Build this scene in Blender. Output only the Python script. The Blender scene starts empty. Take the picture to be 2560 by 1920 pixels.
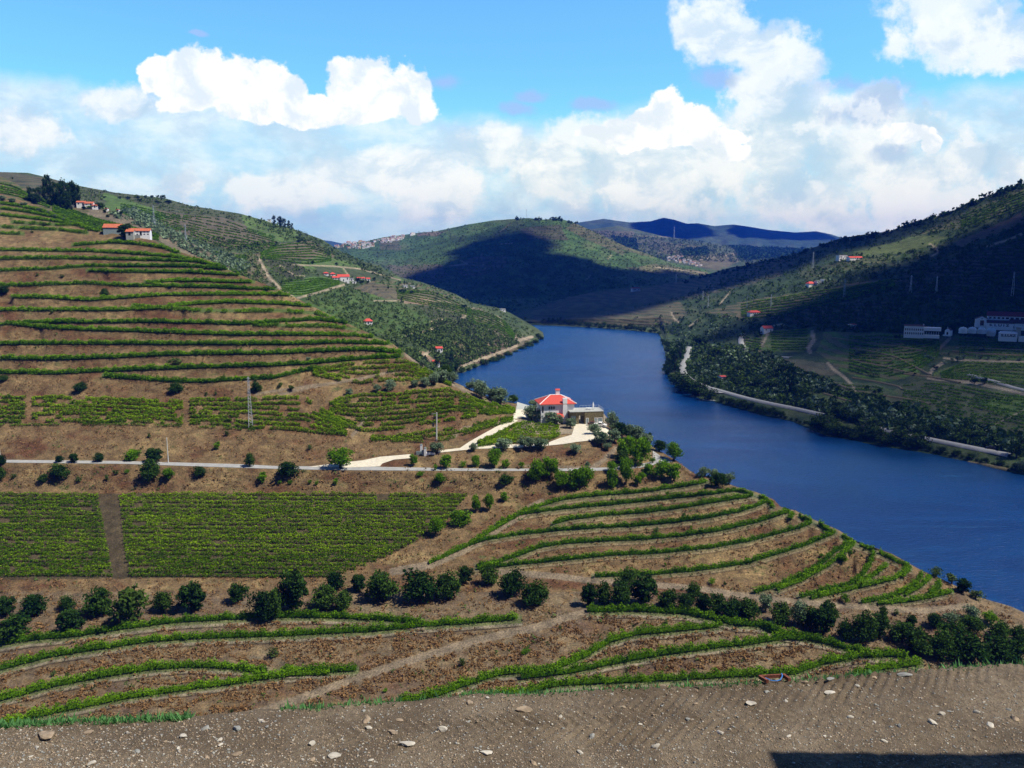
import bpy, math, random
import numpy as np
from math import radians as R, sin, cos, pi
rng = np.random.default_rng(11); random.seed(11)
sc = bpy.context.scene; col = sc.collection
# ---------------------------------------------------------------- camera
HC = 100.0; F = 2000.0; PITCH = math.atan(320/2000.0)
cd = bpy.data.cameras.new('camera'); cam = bpy.data.objects.new('camera', cd); col.objects.link(cam)
cd.sensor_width = 36; cd.lens = 36*F/2560; cd.clip_start = .3; cd.clip_end = 30000
cam.location = (0, 0, HC); cam.rotation_euler = (pi/2-PITCH, 0, 0); sc.camera = cam
CP, SP = math.cos(PITCH), math.sin(PITCH)
SUN_EL, SUN_AZ = 56.0, 108.0           # azimuth clockwise from the view direction (+Y)
SUNDIR = np.array([cos(R(SUN_EL))*sin(R(SUN_AZ)), cos(R(SUN_EL))*cos(R(SUN_AZ)), sin(R(SUN_EL))])
sc.view_settings.view_transform = 'Standard'; sc.view_settings.look = 'None'
sc.view_settings.exposure = 0.2; sc.view_settings.gamma = 1.0
sc.cycles.use_denoising = True
sc.cycles.max_bounces = 6; sc.cycles.transparent_max_bounces = 8; sc.cycles.volume_bounces = 0
sc.cycles.diffuse_bounces = 2; sc.cycles.glossy_bounces = 2
# ---------------------------------------------------------------- world: sky and painted-at-infinity clouds
W = bpy.data.worlds.new("World"); sc.world = W; W.use_nodes = True
nt = W.node_tree; nt.nodes.clear(); NL = nt.links
def nd(tree, typ, **k):
    n = tree.nodes.new(typ)
    for a, b in k.items(): setattr(n, a, b)
    return n
def setin(tree, sock, v):
    if isinstance(v, bpy.types.NodeSocket): tree.links.new(v, sock)
    elif v is not None: sock.default_value = v
def mth(tree, op, a, b=None, c=None, clamp=False):
    n = nd(tree, 'ShaderNodeMath', operation=op, use_clamp=clamp)
    setin(tree, n.inputs[0], a); setin(tree, n.inputs[1], b)
    if c is not None: setin(tree, n.inputs[2], c)
    return n.outputs[0]
def vmt(tree, op, a, b=None):
    n = nd(tree, 'ShaderNodeVectorMath', operation=op)
    setin(tree, n.inputs[0], a)
    if b is not None: setin(tree, n.inputs[1], b)
    return n.outputs['Value'] if op in ('LENGTH', 'DOT_PRODUCT') else n.outputs[0]
def smooth(tree, v, a, b, c=0.0, d=1.0):
    n = nd(tree, 'ShaderNodeMapRange', interpolation_type='SMOOTHSTEP')
    setin(tree, n.inputs['Value'], v); n.inputs['From Min'].default_value = a; n.inputs['From Max'].default_value = b
    n.inputs['To Min'].default_value = c; n.inputs['To Max'].default_value = d
    return n.outputs['Result']
def mixc(tree, f, a, b, mode='MIX'):
    n = nd(tree, 'ShaderNodeMix', data_type='RGBA', blend_type=mode)
    setin(tree, n.inputs[0], f)
    for s, v in ((n.inputs[6], a), (n.inputs[7], b)):
        if isinstance(v, tuple): v = (*v[:3], 1.0)
        setin(tree, s, v)
    return n.outputs[2]
def noise(tree, vec, scale, detail=4, rough=.55, dist=0.0, dim='3D'):
    n = nd(tree, 'ShaderNodeTexNoise', noise_dimensions=dim)
    setin(tree, n.inputs['Vector'], vec); n.inputs['Scale'].default_value = scale; n.inputs['Detail'].default_value = detail
    n.inputs['Roughness'].default_value = rough; n.inputs['Distortion'].default_value = dist
    return n
def combine(tree, x, y, z):
    n = nd(tree, 'ShaderNodeCombineXYZ')
    for i, v in enumerate((x, y, z)): setin(tree, n.inputs[i], v)
    return n.outputs[0]
tc = nd(nt, 'ShaderNodeTexCoord'); dirv = tc.outputs['Generated']
sx = nd(nt, 'ShaderNodeSeparateXYZ'); NL.new(dirv, sx.inputs[0])
X, Y, Z = sx.outputs
Yc = mth(nt, 'MAXIMUM', Y, .08)
pa = mth(nt, 'DIVIDE', X, Yc); pe = mth(nt, 'DIVIDE', Z, Yc)
pv = combine(nt, pa, pe, 0.0)
n1 = noise(nt, pv, 7.0, 10, .6); n2 = noise(nt, pv, 26.0, 7, .6); n3 = noise(nt, vmt(nt, 'MULTIPLY', pv, (1.0, 1.9, 1.0)), 11.0, 10, .6, .15)
wob = vmt(nt, 'SCALE', vmt(nt, 'SUBTRACT', n1.outputs['Color'], (.5, .5, .5)))
wob.node.inputs['Scale'].default_value = .035
pw = vmt(nt, 'ADD', pv, wob)
def px2dir(u, v):
    a = (u-1280)/F; b = -(v-960)/F; y = CP+b*SP
    return a/y, (-SP+b*CP)/y
def blobs(lst):
    cur = None
    for (u, v, ru, rv) in lst:
        a, e = px2dir(u, v)
        d = vmt(nt, 'LENGTH', vmt(nt, 'MULTIPLY', vmt(nt, 'SUBTRACT', pw, (a, e, 0)), (F/ru, F/rv, 0)))
        m = mth(nt, 'SUBTRACT', 1.0, d)
        cur = m if cur is None else nd_smax(cur, m)
    return cur
def nd_smax(a, b):
    n = nd(nt, 'ShaderNodeMath', operation='SMOOTH_MAX'); setin(nt, n.inputs[0], a); setin(nt, n.inputs[1], b); n.inputs[2].default_value = .12
    return n.outputs[0]
fine = mth(nt, 'ADD', mth(nt, 'MULTIPLY', mth(nt, 'SUBTRACT', n1.outputs[0], .5), 1.5), mth(nt, 'MULTIPLY', mth(nt, 'SUBTRACT', n2.outputs[0], .5), 1.3))
white = blobs([(400,185,50,45),(480,205,95,75),(560,235,90,70),(690,228,85,62),(650,268,110,45),(760,280,110,42),(860,215,55,70),(930,220,105,85),
    (1000,235,85,90),(1040,280,60,40),(900,285,160,30),(470,262,80,28),
    (1655,268,60,52),(1620,300,60,40),(1720,305,95,42),(1580,338,115,38),(1700,345,130,36),(1800,345,80,30),(1830,375,60,30),(1500,335,60,20),
    (2270,335,70,26),(2330,365,30,25)])
gray = blobs([(1790,55,95,85),(1760,95,70,70),(1930,120,110,75),(2020,155,70,45),(1880,215,75,55),(1900,240,60,60),(1700,60,45,75),(1950,190,90,50),
    (2370,20,200,85),(2480,90,190,100),(2350,100,110,55),(2040,290,190,95),(1900,330,130,90),(2230,330,150,80),(2150,400,200,120),(1960,470,220,110),
    (2400,385,60,70),(2340,430,70,60),(2480,400,50,40),(2280,500,150,110),(2400,520,170,80),(2540,445,50,40),(2180,250,110,70),
    (1600,480,260,110),(1380,440,160,100),(1500,400,160,80),(1250,380,150,60),(1750,440,200,130),(1100,480,150,80),(450,445,90,50),(70,320,110,60),(300,250,150,50),(1060,440,110,75),(1130,510,120,50)])
wm = smooth(nt, mth(nt, 'ADD', white, fine), .02, .20)
gm = smooth(nt, mth(nt, 'ADD', gray, mth(nt, 'MULTIPLY', fine, 1.3)), -.02, .55)
# pale veil of cloud low over the horizon
edge = mth(nt, 'ADD', pe, mth(nt, 'MULTIPLY', mth(nt, 'SUBTRACT', n1.outputs[0], .5), .07))
e_hi = px2dir(1280, 235)[1]; e_lo = px2dir(1280, 330)[1]
lean = mth(nt, 'MULTIPLY', mth(nt, 'ABSOLUTE', mth(nt, 'ADD', pa, -.02)), -.075)
vm = smooth(nt, mth(nt, 'ADD', edge, lean), e_lo-.01, e_hi-.02, 1.0, 0.0)
vtex = smooth(nt, n3.outputs[0], .36, .66)
vfade = smooth(nt, pe, 0.0, .06, .45, 1.0)
sky = nd(nt, 'ShaderNodeTexSky', sky_type='NISHITA'); sky.sun_disc = False
sky.sun_elevation = R(SUN_EL); sky.sun_rotation = R(SUN_AZ); sky.altitude = 300; sky.air_density = 1.0; sky.dust_density = .6; sky.ozone_density = 2.0
skyc = mixc(nt, 1.0, sky.outputs[0], SKY_TINT, 'MULTIPLY') if 'SKY_TINT' in globals() else mixc(nt, 1.0, sky.outputs[0], (1.0, 1.85, 2.65), 'MULTIPLY')
veilc = mixc(nt, mth(nt, 'MULTIPLY', vtex, vfade), (4.9, 7.7, 9.2), (8.2, 9.6, 9.9))
c = mixc(nt, mth(nt, 'MULTIPLY', vm, .93), skyc, veilc)
grayc = mixc(nt, smooth(nt, noise(nt, vmt(nt, 'ADD', pv, (.03, .05, 3.0)), 8.5, 8, .56, .3).outputs[0], .37, .6), (5.2, 7.2, 8.5), (9.2, 9.8, 9.9))
lit = blobs([(1700,390,280,110),(1480,350,140,60),(1400,400,120,60),(1600,470,170,70),(1100,440,120,60),(1900,400,160,80),(1800,70,110,80),(1960,140,110,70),(1890,240,90,70),(2380,520,200,90),(2270,470,100,90),(2400,400,70,80),(2530,440,50,50),(2400,120,200,80),(460,440,100,45),(80,320,110,55),(900,430,160,50),(700,470,200,60),(1240,340,90,40),(2120,560,200,60)])
c = mixc(nt, mth(nt, 'MULTIPLY', gm, .9), c, grayc)
c = mixc(nt, mth(nt, 'MULTIPLY', smooth(nt, mth(nt, 'ADD', lit, mth(nt, 'MULTIPLY', fine, 1.5)), .0, .55), .85), c, (9.4, 10.0, 10.1))
dark = blobs([(2200,235,110,60),(2120,215,80,40),(1790,190,70,35),(2130,290,120,40),(1330,240,50,20),(1480,260,70,22),(1290,275,60,25),(1110,205,60,25),(500,85,30,9),(2230,390,70,30)])
c = mixc(nt, mth(nt, 'MULTIPLY', smooth(nt, mth(nt, 'ADD', dark, mth(nt, 'MULTIPLY', fine, 1.2)), .0, .7), .75), c, (3.9, 5.6, 7.9))
und = noise(nt, vmt(nt, 'ADD', vmt(nt, 'MULTIPLY', pw, (1.0, 1.7, 1.0)), (.7, .1, 2.0)), 12.0, 10, .62, .25)
und2 = noise(nt, vmt(nt, 'ADD', pw, (.1, .9, 7.0)), 34.0, 8, .6, .1)
c = mixc(nt, mth(nt, 'MULTIPLY', smooth(nt, und.outputs[0], .46, .64), mth(nt, 'MULTIPLY', mth(nt, 'MAXIMUM', vm, gm), .62)), c, (4.9, 6.9, 8.5))
c = mixc(nt, mth(nt, 'MULTIPLY', smooth(nt, mth(nt, 'ADD', mth(nt, 'MULTIPLY', und.outputs[0], -.6), und2.outputs[0]), .20, .34), mth(nt, 'MULTIPLY', gm, .55)), c, (9.9, 10.3, 10.3))
c = mixc(nt, wm, c, mixc(nt, smooth(nt, noise(nt, vmt(nt, 'ADD', pw, (.4, .2, 5.0)), 16.0, 8, .6, .2).outputs[0], .40, .56), (7.9, 8.9, 9.6), (10.8, 10.9, 11.0)))
c = mixc(nt, smooth(nt, pe, .02, .24, 1.0, 0.0), c, mixc(nt, 1.0, c, (1.30, 1.22, 1.0), 'MULTIPLY'))
# only in front of the viewer is the sky so full of lit cloud; overhead and behind it is deep blue
front = mth(nt, 'MULTIPLY', smooth(nt, Z, .36, .62, 1.0, 0.0), smooth(nt, Y, .0, .35))
deep = mixc(nt, 1.0, sky.outputs[0], (.11, .22, .42), 'MULTIPLY')
c = mixc(nt, front, deep, c)
bg = nd(nt, 'ShaderNodeBackground'); NL.new(c, bg.inputs[0]); bg.inputs[1].default_value = .1
wo = nd(nt, 'ShaderNodeOutputWorld'); NL.new(bg.outputs[0], wo.inputs[0])
W.cycles.sampling_method = 'MANUAL'; W.cycles.sample_map_resolution = 512
# ---------------------------------------------------------------- sun
sd = bpy.data.lights.new('sun', 'SUN'); sd.energy = 4.9; sd.angle = R(.6); sd.color = (1.0, .94, .82)
so = bpy.data.objects.new('sun', sd); col.objects.link(so)
so.rotation_euler = (R(90-SUN_EL), 0, -R(SUN_AZ)+pi)   # lamp shines along -SUNDIR
from mathutils import Vector, Matrix
so.rotation_euler = Vector(tuple(-SUNDIR)).to_track_quat('-Z', 'Y').to_euler()
so.location = (0, 0, 500)

# ---------------------------------------------------------------- helpers
def tag(o, label=None, cat=None, group=None, kind=None):
    if label: o['label'] = label
    if cat: o['category'] = cat
    if group: o['group'] = group
    if kind: o['kind'] = kind
    return o
def unproj(u, v, D):
    u, v, D = np.broadcast_arrays(np.asarray(u, float), np.asarray(v, float), np.asarray(D, float))
    s = D/CP; a = (u-1280)/F; b = -(v-960)/F
    return np.stack([s*a, s*(CP+b*SP), HC+s*(-SP+b*CP)], -1)
def mesh_np(name, V, Fc, mats=(), attrs=None, fattr=None, smooth_=False, parent=None, link=True):
    """V (n,3), Fc (m,k) k=3|4"""
    me = bpy.data.meshes.new(name); V = np.ascontiguousarray(V, np.float32); Fc = np.ascontiguousarray(Fc, np.int32)
    k = Fc.shape[1]; m = len(Fc)
    me.vertices.add(len(V)); me.vertices.foreach_set('co', V.ravel())
    me.loops.add(m*k); me.loops.foreach_set('vertex_index', Fc.ravel())
    me.polygons.add(m); me.polygons.foreach_set('loop_start', np.arange(0, m*k, k, dtype=np.int32))
    me.polygons.foreach_set('loop_total', np.full(m, k, np.int32))
    if smooth_: me.polygons.foreach_set('use_smooth', np.ones(m, bool))
    for M in mats: me.materials.append(M)
    for nm, arr in (attrs or {}).items():
        if arr.ndim == 2:
            a = me.attributes.new(nm, 'FLOAT_COLOR', 'POINT'); c4 = np.ones((len(V), 4), np.float32); c4[:, :3] = arr; a.data.foreach_set('color', c4.ravel())
        else:
            a = me.attributes.new(nm, 'FLOAT', 'POINT'); a.data.foreach_set('value', np.ascontiguousarray(arr, np.float32))
    me.update(calc_edges=True); me.validate(clean_customdata=False)
    if not link: return me
    o = bpy.data.objects.new(name, me); col.objects.link(o)
    if parent: o.parent = parent
    return o
def vnoise(x, y, seed=0):
    xi = np.floor(x).astype(np.int64); yi = np.floor(y).astype(np.int64); fx = x-xi; fy = y-yi
    fx = fx*fx*(3-2*fx); fy = fy*fy*(3-2*fy)
    def h(a, b):
        n = (a*374761393+b*668265263+seed*974634777) & 0xffffffff
        n = ((n ^ (n >> 13))*1274126177) & 0xffffffff
        return ((n ^ (n >> 16)) & 0xffff)/65535.0
    return (h(xi, yi)*(1-fx)+h(xi+1, yi)*fx)*(1-fy)+(h(xi, yi+1)*(1-fx)+h(xi+1, yi+1)*fx)*fy
def fbm(x, y, seed=0, oct=4, g=.5):
    s = 0; a = 1; t = 0
    for i in range(oct):
        s = s+a*(vnoise(x*2**i, y*2**i, seed+i*17)-.5)*2; t += a; a *= g
    return s/t
def inpoly(u, v, poly):
    P = np.asarray(poly, float); r = np.zeros(np.broadcast(u, v).shape, bool)
    x1, y1 = P[-1]
    for x2, y2 in P:
        c = ((y1 > v) != (y2 > v))
        if y1 != y2: r ^= c & (u < (x2-x1)*(v-y1)/(y2-y1)+x1)
        x1, y1 = x2, y2
    return r
def pl(pts, u, k=1):
    P = np.asarray(pts, float); return np.interp(u, P[:, 0], P[:, k])

class Sheet:
    """a hillside: lofted through feature lines running across it (each point: column, row and depth seen from the overlook)"""
    def __init__(s, name, lines, u0, u1, du, nrow, back=.5, namp=0.0, nlen=80., seed=1, fine=.0, cols=None):
        s.name = name; s.u0, s.u1 = u0, u1
        s.U = np.arange(u0, u1+.1, du) if cols is None else cols
        U = s.U; s.L = lines
        LV = np.array([pl(l, U, 1) for l in lines]); LD = np.array([pl(l, U, 2) for l in lines])
        for i in range(1, len(lines)): LV[i] = np.maximum(LV[i], LV[i-1]+.5)
        s.vt = LV[0]; s.vb = LV[-1]
        s.rv0 = math.floor(s.vt.min())-4; s.rv1 = math.ceil(s.vb.max())+4; s.dv = 1.5 if nrow > 300 else 2.0
        s.RV = np.arange(s.rv0, s.rv1+s.dv, s.dv)
        s.R = np.empty((len(s.RV), len(U)))
        for j in range(len(U)): s.R[:, j] = 1/np.interp(s.RV, LV[:, j], 1/LD[:, j])
        if namp:
            uu, vv = np.meshgrid(U, s.RV)
            s.R *= 1+namp*fbm(uu/nlen, vv/nlen*1.6, seed, 5, .5)*np.clip((vv-s.vt)/25, 0.15, 1)
        if fine:
            uu, vv = np.meshgrid(U, s.RV); s.R *= 1+fine*fbm(uu/9, vv/6, seed+5, 3, .6)
        s.nrow = nrow; s.back = back
    def depth(s, u, v):
        u = np.asarray(u, float); v = np.asarray(v, float)
        fi = np.clip(np.interp(u, s.U, np.arange(len(s.U))), 0, len(s.U)-1.001); fj = np.clip((v-s.rv0)/s.dv, 0, len(s.RV)-1.001)
        i = fi.astype(int); j = fj.astype(int); a = fi-i; b = fj-j
        return (s.R[j, i]*(1-a)+s.R[j, i+1]*a)*(1-b)+(s.R[j+1, i]*(1-a)+s.R[j+1, i+1]*a)*b
    def P(s, u, v): return unproj(u, v, s.depth(u, v))
    def top(s, u): return np.interp(u, s.U, s.vt)
    def build(s, mat, colfn, front=None):
        U = s.U; nU = len(U); t = np.linspace(0, 1, s.nrow)[:, None]
        VV = s.vt+(s.vb-s.vt)*t; UU = np.broadcast_to(U, VV.shape)
        P = s.depth(UU, VV); P = unproj(UU, VV, P); rows = [P]
        D0 = s.depth(U, s.vt); z0 = P[0, :, 2]
        ext = []
        for k in (1.0, .62, .35, .18, .08, .03):
            D = D0*(1+.22*k); z = np.maximum(z0-s.back*(D-D0)-.25*(D-D0)*k, -6)
            ext.append(unproj(U, 640+(HC-z)*F/D, D))
        G = [np.stack(ext)] + rows
        if front is not None: G.append(front(U))
        nb = len(ext); G = np.concatenate(G, 0); nr = G.shape[0]
        c = colfn(UU, VV, P)     # dict of arrays (nrow,nU,..)
        attrs = {}
        for k_, a in c.items():
            tl = [np.repeat(a[:1], nb, 0), a]
            if nr-nb-s.nrow > 0: tl.append(np.repeat(a[-1:], nr-nb-s.nrow, 0))
            a = np.concatenate(tl, 0); attrs[k_] = a.reshape(-1, a.shape[-1]) if a.ndim == 3 else a.reshape(-1)
        I = np.arange(nr*nU).reshape(nr, nU)
        Fc = np.stack([I[1:, :-1], I[1:, 1:], I[:-1, 1:], I[:-1, :-1]], -1).reshape(-1, 4)
        o = mesh_np(s.name, G.reshape(-1, 3), Fc, [mat], attrs, smooth_=True)
        tag(o, kind='structure'); s.obj = o; return o
# ---------------------------------------------------------------- materials
def newmat(name):
    m = bpy.data.materials.new(name); m.use_nodes = True; t = m.node_tree; t.nodes.clear()
    out = nd(t, 'ShaderNodeOutputMaterial'); b = nd(t, 'ShaderNodeBsdfPrincipled'); t.links.new(b.outputs[0], out.inputs[0])
    b.inputs['Specular IOR Level'].default_value = .2; b.inputs['Roughness'].default_value = .9
    return m, t, b, out
def attr(t, name): return nd(t, 'ShaderNodeAttribute', attribute_name=name)
def geo(t): return nd(t, 'ShaderNodeNewGeometry').outputs['Position']
def plain(name, colr, rough=.85, spec=.2, var=.15, scale=2.0, metal=0.0):
    m, t, b, o = newmat(name)
    n = noise(t, geo(t), scale, 4, .6)
    c = mixc(t, smooth(t, n.outputs[0], .3, .7), tuple(x*(1-var) for x in colr), tuple(min(1, x*(1+var)) for x in colr))
    t.links.new(c, b.inputs['Base Color']); b.inputs['Roughness'].default_value = rough
    b.inputs['Specular IOR Level'].default_value = spec; b.inputs['Metallic'].default_value = metal
    return m
def ground_mat(name, s1, s2, bump, stripes=0, period=4.0, bscale=1.0):
    """land: base colour from the land-cover attribute, broken by noise of two sizes; terrace walls and benches alternate with height"""
    m, t, b, o = newmat(name); p = geo(t); cov = attr(t, 'cov').outputs['Color']
    a = noise(t, p, s1, 6, .65); f = noise(t, p, s2, 5, .7)
    k = mth(t, 'MULTIPLY', smooth(t, a.outputs[0], .28, .74, .62, 1.38), smooth(t, f.outputs[0], .28, .72, .5, 1.5))
    mul = combine(t, k, mth(t, 'POWER', k, .95), mth(t, 'POWER', k, .9))
    n = nd(t, 'ShaderNodeVectorMath', operation='MULTIPLY'); t.links.new(cov, n.inputs[0]); t.links.new(mul, n.inputs[1]); c = n.outputs[0]
    h = f.outputs[0]
    if stripes:
        z = nd(t, 'ShaderNodeSeparateXYZ'); t.links.new(p, z.inputs[0])
        w = noise(t, p, .012, 3, .5)
        zz = mth(t, 'ADD', z.outputs[2], mth(t, 'MULTIPLY', w.outputs[0], 14.0))
        ph = mth(t, 'ADD', mth(t, 'MULTIPLY', mth(t, 'SINE', mth(t, 'MULTIPLY', zz, 2*pi/period)), .5), mth(t, 'MULTIPLY', mth(t, 'SUBTRACT', f.outputs[0], .5), .7))
        s_ = mth(t, 'MULTIPLY', smooth(t, ph, -.12, .14), attr(t, 'str').outputs['Fac'])
        c = mixc(t, s_, c, STRIPE_DRY)
        h = mth(t, 'ADD', h, mth(t, 'MULTIPLY', s_, .8))
    t.links.new(c, b.inputs['Base Color'])
    bp = nd(t, 'ShaderNodeBump'); bp.inputs['Strength'].default_value = .9; bp.inputs['Distance'].default_value = bump
    t.links.new(h, bp.inputs['Height']); t.links.new(bp.outputs[0], b.inputs['Normal'])
    return m
STRIPE_DRY = (.15, .125, .07)
def leaf_mat(name, dark, light, trans=.25):
    m = bpy.data.materials.new(name); m.use_nodes = True; t = m.node_tree; t.nodes.clear()
    out = nd(t, 'ShaderNodeOutputMaterial'); tone = attr(t, 'tone').outputs['Fac']
    oi = nd(t, 'ShaderNodeObjectInfo').outputs['Random']
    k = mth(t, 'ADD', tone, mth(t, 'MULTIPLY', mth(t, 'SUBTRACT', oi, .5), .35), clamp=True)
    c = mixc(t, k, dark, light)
    d = nd(t, 'ShaderNodeBsdfDiffuse'); t.links.new(c, d.inputs[0])
    tr = nd(t, 'ShaderNodeBsdfTranslucent'); t.links.new(mixc(t, .5, c, tuple(min(1, x*1.5) for x in light)), tr.inputs[0])
    mx = nd(t, 'ShaderNodeMixShader'); mx.inputs[0].default_value = trans
    t.links.new(d.outputs[0], mx.inputs[1]); t.links.new(tr.outputs[0], mx.inputs[2]); t.links.new(mx.outputs[0], out.inputs[0])
    return m
M = {}
M['vine'] = leaf_mat('vine_leaf', (.026, .080, .004), (.19, .36, .012), .22)
M['vineb'] = leaf_mat('vine_leaf_bright', (.045, .11, .004), (.27, .42, .014), .25)
M['oak'] = leaf_mat('oak_leaf', (.007, .026, .006), (.045, .095, .018), .12)
M['oak2'] = leaf_mat('oak_leaf_light', (.012, .040, .007), (.075, .14, .022), .15)
M['olive'] = leaf_mat('olive_leaf', (.045, .085, .035), (.30, .40, .24), .12)
M['bright'] = leaf_mat('almond_leaf', (.03, .095, .004), (.19, .36, .012), .25)
M['scrub'] = leaf_mat('scrub_leaf', (.032, .062, .013), (.13, .19, .05), .12)
M['scrubd'] = leaf_mat('bank_leaf', (.010, .030, .006), (.075, .13, .022), .1)
M['drygrass'] = leaf_mat('dry_grass', (.10, .05, .02), (.36, .22, .10), .1)
M['grass'] = leaf_mat('grass_blade', (.05, .14, .04), (.16, .36, .12), .25)
M['bark'] = plain('bark', (.07, .055, .04), var=.4, scale=6)
M['white'] = plain('white_wall', (.92, .91, .89), .8, var=.02, scale=1.2)
M['tile'] = plain('roof_tile', (.52, .15, .08), .8, var=.25, scale=1.6)
M['tilehot'] = plain('red_roof_tile', (.62, .095, .07), .75, var=.08, scale=2.5)
M['darkglass'] = plain('window_glass', (.02, .025, .03), .2, .5)
M['stone'] = plain('schist_wall', (.20, .165, .085), .9, var=.45, scale=2.4)
M['concrete'] = plain('concrete', (.42, .43, .40), .9, var=.12)
M['gravel'] = plain('gravel', (.68, .62, .49), .95, var=.10, scale=1.0)
M['asphalt'] = plain('road_surface', (.36, .36, .35), .95, var=.12, scale=.6)
M['track'] = plain('track_soil', (.27, .22, .16), .95, var=.25, scale=.8)
M['metal'] = plain('galvanised_steel', (.55, .58, .62), .5, .5, var=.08, metal=.3)
M['pole'] = plain('pole_concrete', (.62, .62, .60), .8, var=.08)
M['grey'] = plain('grey_panel', (.26, .33, .33), .7)
M['darkroof'] = plain('dark_roof', (.10, .05, .05), .9)
M['tank'] = plain('tank_white', (.70, .76, .78), .6, var=.08)
M['rock'] = plain('rock', (.42, .38, .33), .9, var=.35, scale=5.0)
M['ink'] = plain('sign_paint', (.03, .04, .07), .8)
M['black'] = plain('black_metal', (.03, .035, .045), .6)
# ---------------------------------------------------------------- the slope across from the overlook
LB = [
 [(-500,400,640),(0,484,520),(60,503,505),(110,520,490),(160,548,470),(230,573,450),(265,581,445),(380,600,425),(443,628,412),(522,650,405),(579,678,398),(633,700,394),(696,723,386),(758,754,378),(840,795,368),(900,823,360),(980,858,346),(1014,883,332),(1043,905,328),(1081,932,322),(1138,956,322),(1200,985,325),(1260,1003,330),(1350,1018,338),(1500,1022,336),(1530,1060,310),(1560,1085,300),(1620,1110,285),(1692,1152,270),(1727,1178,262),(1747,1190,256),(1776,1190,255),(1838,1216,250),(1888,1229,246),(1933,1248,243),(1952,1267,240),(1988,1276,236),(2035,1299,231),(2093,1323,224),(2143,1354,218),(2190,1370,216),(2230,1384,215),(2281,1413,212),(2306,1427,211),(2339,1440,209),(2417,1478,205),(2461,1497,203),(2525,1515,202),(2560,1531,201),(3000,1760,180)],
 [(-500,690,385),(0,700,380),(300,700,381),(600,712,386),(696,735,382),(758,762,373),(840,803,364),(900,832,356),(1014,890,329),(1081,938,320),(1138,963,319),(1200,992,320),(1260,1010,325),(1350,1028,330),(1500,1030,330),(1530,1066,306),(1560,1090,298),(1620,1116,282),(1692,1158,268),(1747,1195,254),(1776,1196,253),(1838,1222,248),(2093,1330,222),(2306,1434,209),(2560,1536,199),(3000,1765,179)],
 [(-500,855,325),(0,860,325),(600,858,328),(980,866,334),(1014,898,325),(1081,944,318),(1138,970,315),(1200,1000,316),(1260,1020,320),(1350,1036,323),(1500,1038,322),(1530,1072,303),(1560,1095,296),(1620,1120,280),(1692,1160,267),(1747,1198,253),(1838,1225,247),(2093,1334,221),(2306,1438,208),(2560,1541,198),(3000,1770,178)],
 [(-500,930,306),(0,935,306),(260,942,306),(434,958,303),(580,955,304),(700,950,306),(803,925,315),(1005,893,326),(1014,910,323),(1081,952,315),(1138,978,311),(1200,1008,312),(1260,1030,314),(1350,1044,317),(1500,1045,317),(1530,1078,300),(1560,1098,293),(1620,1123,278),(1692,1161,266.5),(1747,1200,252.5),(1838,1226,246.5),(2093,1336,220.5),(2306,1440,207.5),(2560,1543,197.6),(3000,1772,177)],
 [(-500,985,300),(0,985,300),(640,985,300),(850,990,303),(900,962,310),(1130,987,306),(1200,1018,306),(1290,1040,311),(1350,1052,312),(1500,1052,311),(1530,1086,297),(1560,1101,290),(1620,1126,277),(1692,1162,266.2),(1747,1201,252.3),(1838,1227,246.2),(2093,1337,220.2),(2306,1441,207.2),(2560,1544,197.3),(3000,1774,176.6)],
 [(-500,1065,283),(0,1065,283),(636,1076,280),(850,1098,279),(950,1105,280),(1060,1100,284),(1200,1066,296),(1290,1058,303),(1350,1067,302),(1400,1071,300),(1510,1075,296),(1545,1095,290),(1620,1128,276),(1692,1163,266),(1747,1202,252),(1838,1228,246),(2093,1338,220),(2306,1442,207),(2560,1545,197),(3000,1776,176)],
 [(-500,1146,268),(0,1146,268),(600,1155,267),(700,1160,267),(900,1150,269),(1000,1137,272),(1100,1127,273),(1200,1123,273),(1300,1120,273),(1400,1113,275),(1480,1097,281),(1530,1100,284),(1560,1105,285),(1620,1131,275),(1660,1140,273),(1700,1164,266),(1750,1203,251.5),(1838,1229,245.6),(2093,1339,219.6),(2306,1443,206.6),(2560,1546,196.6),(3000,1778,175)],
 [(-500,1150,266),(0,1149,266),(300,1152,266),(600,1160,265),(700,1165,264.5),(900,1166,264),(1200,1171,262),(1400,1171,262),(1530,1168,263),(1600,1160,266),(1660,1146,271),(1700,1165,265.5),(1750,1204,251),(1838,1230,245.3),(2093,1340,219.3),(2306,1444,206.3),(2560,1547,196.3),(3000,1780,174)],
 [(-500,1160,262),(0,1158,262),(300,1161,262),(600,1171,260),(700,1174,260),(850,1177,259),(1200,1179,258),(1400,1179,258),(1530,1178,258),(1600,1171,260),(1660,1158,266),(1700,1168,264),(1750,1206,250),(1838,1232,244.8),(2093,1342,219),(2306,1446,206),(2560,1549,196),(3000,1784,173)],
 [(-500,1218,257),(0,1222,257),(800,1232,254),(1170,1232,254),(1300,1250,250),(1395,1244,250),(1560,1228,252),(1680,1214,252),(1760,1210,249),(1838,1236,243.5),(2093,1346,218),(2306,1449,205),(2560,1552,195),(3000,1790,172)],
 [(-500,1442,212),(0,1442,212),(700,1440,212),(983,1430,214),(1388,1445,210),(1735,1470,205),(2000,1497,200),(2200,1515,197),(2400,1525,196),(2560,1565,194),(3000,1800,170)],
 [(-500,1650,186),(0,1610,186),(300,1575,188),(600,1548,192),(1000,1535,193),(1300,1540,191),(1465,1525,193),(1800,1545,189),(2000,1590,183),(2176,1640,176),(2400,1660,176),(2560,1660,180),(3000,1820,168)],
 [(-500,1890,150),(0,1880,152),(500,1860,153),(1000,1830,156),(1800,1790,162),(2560,1750,168),(3000,1900,160)],
]
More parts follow.
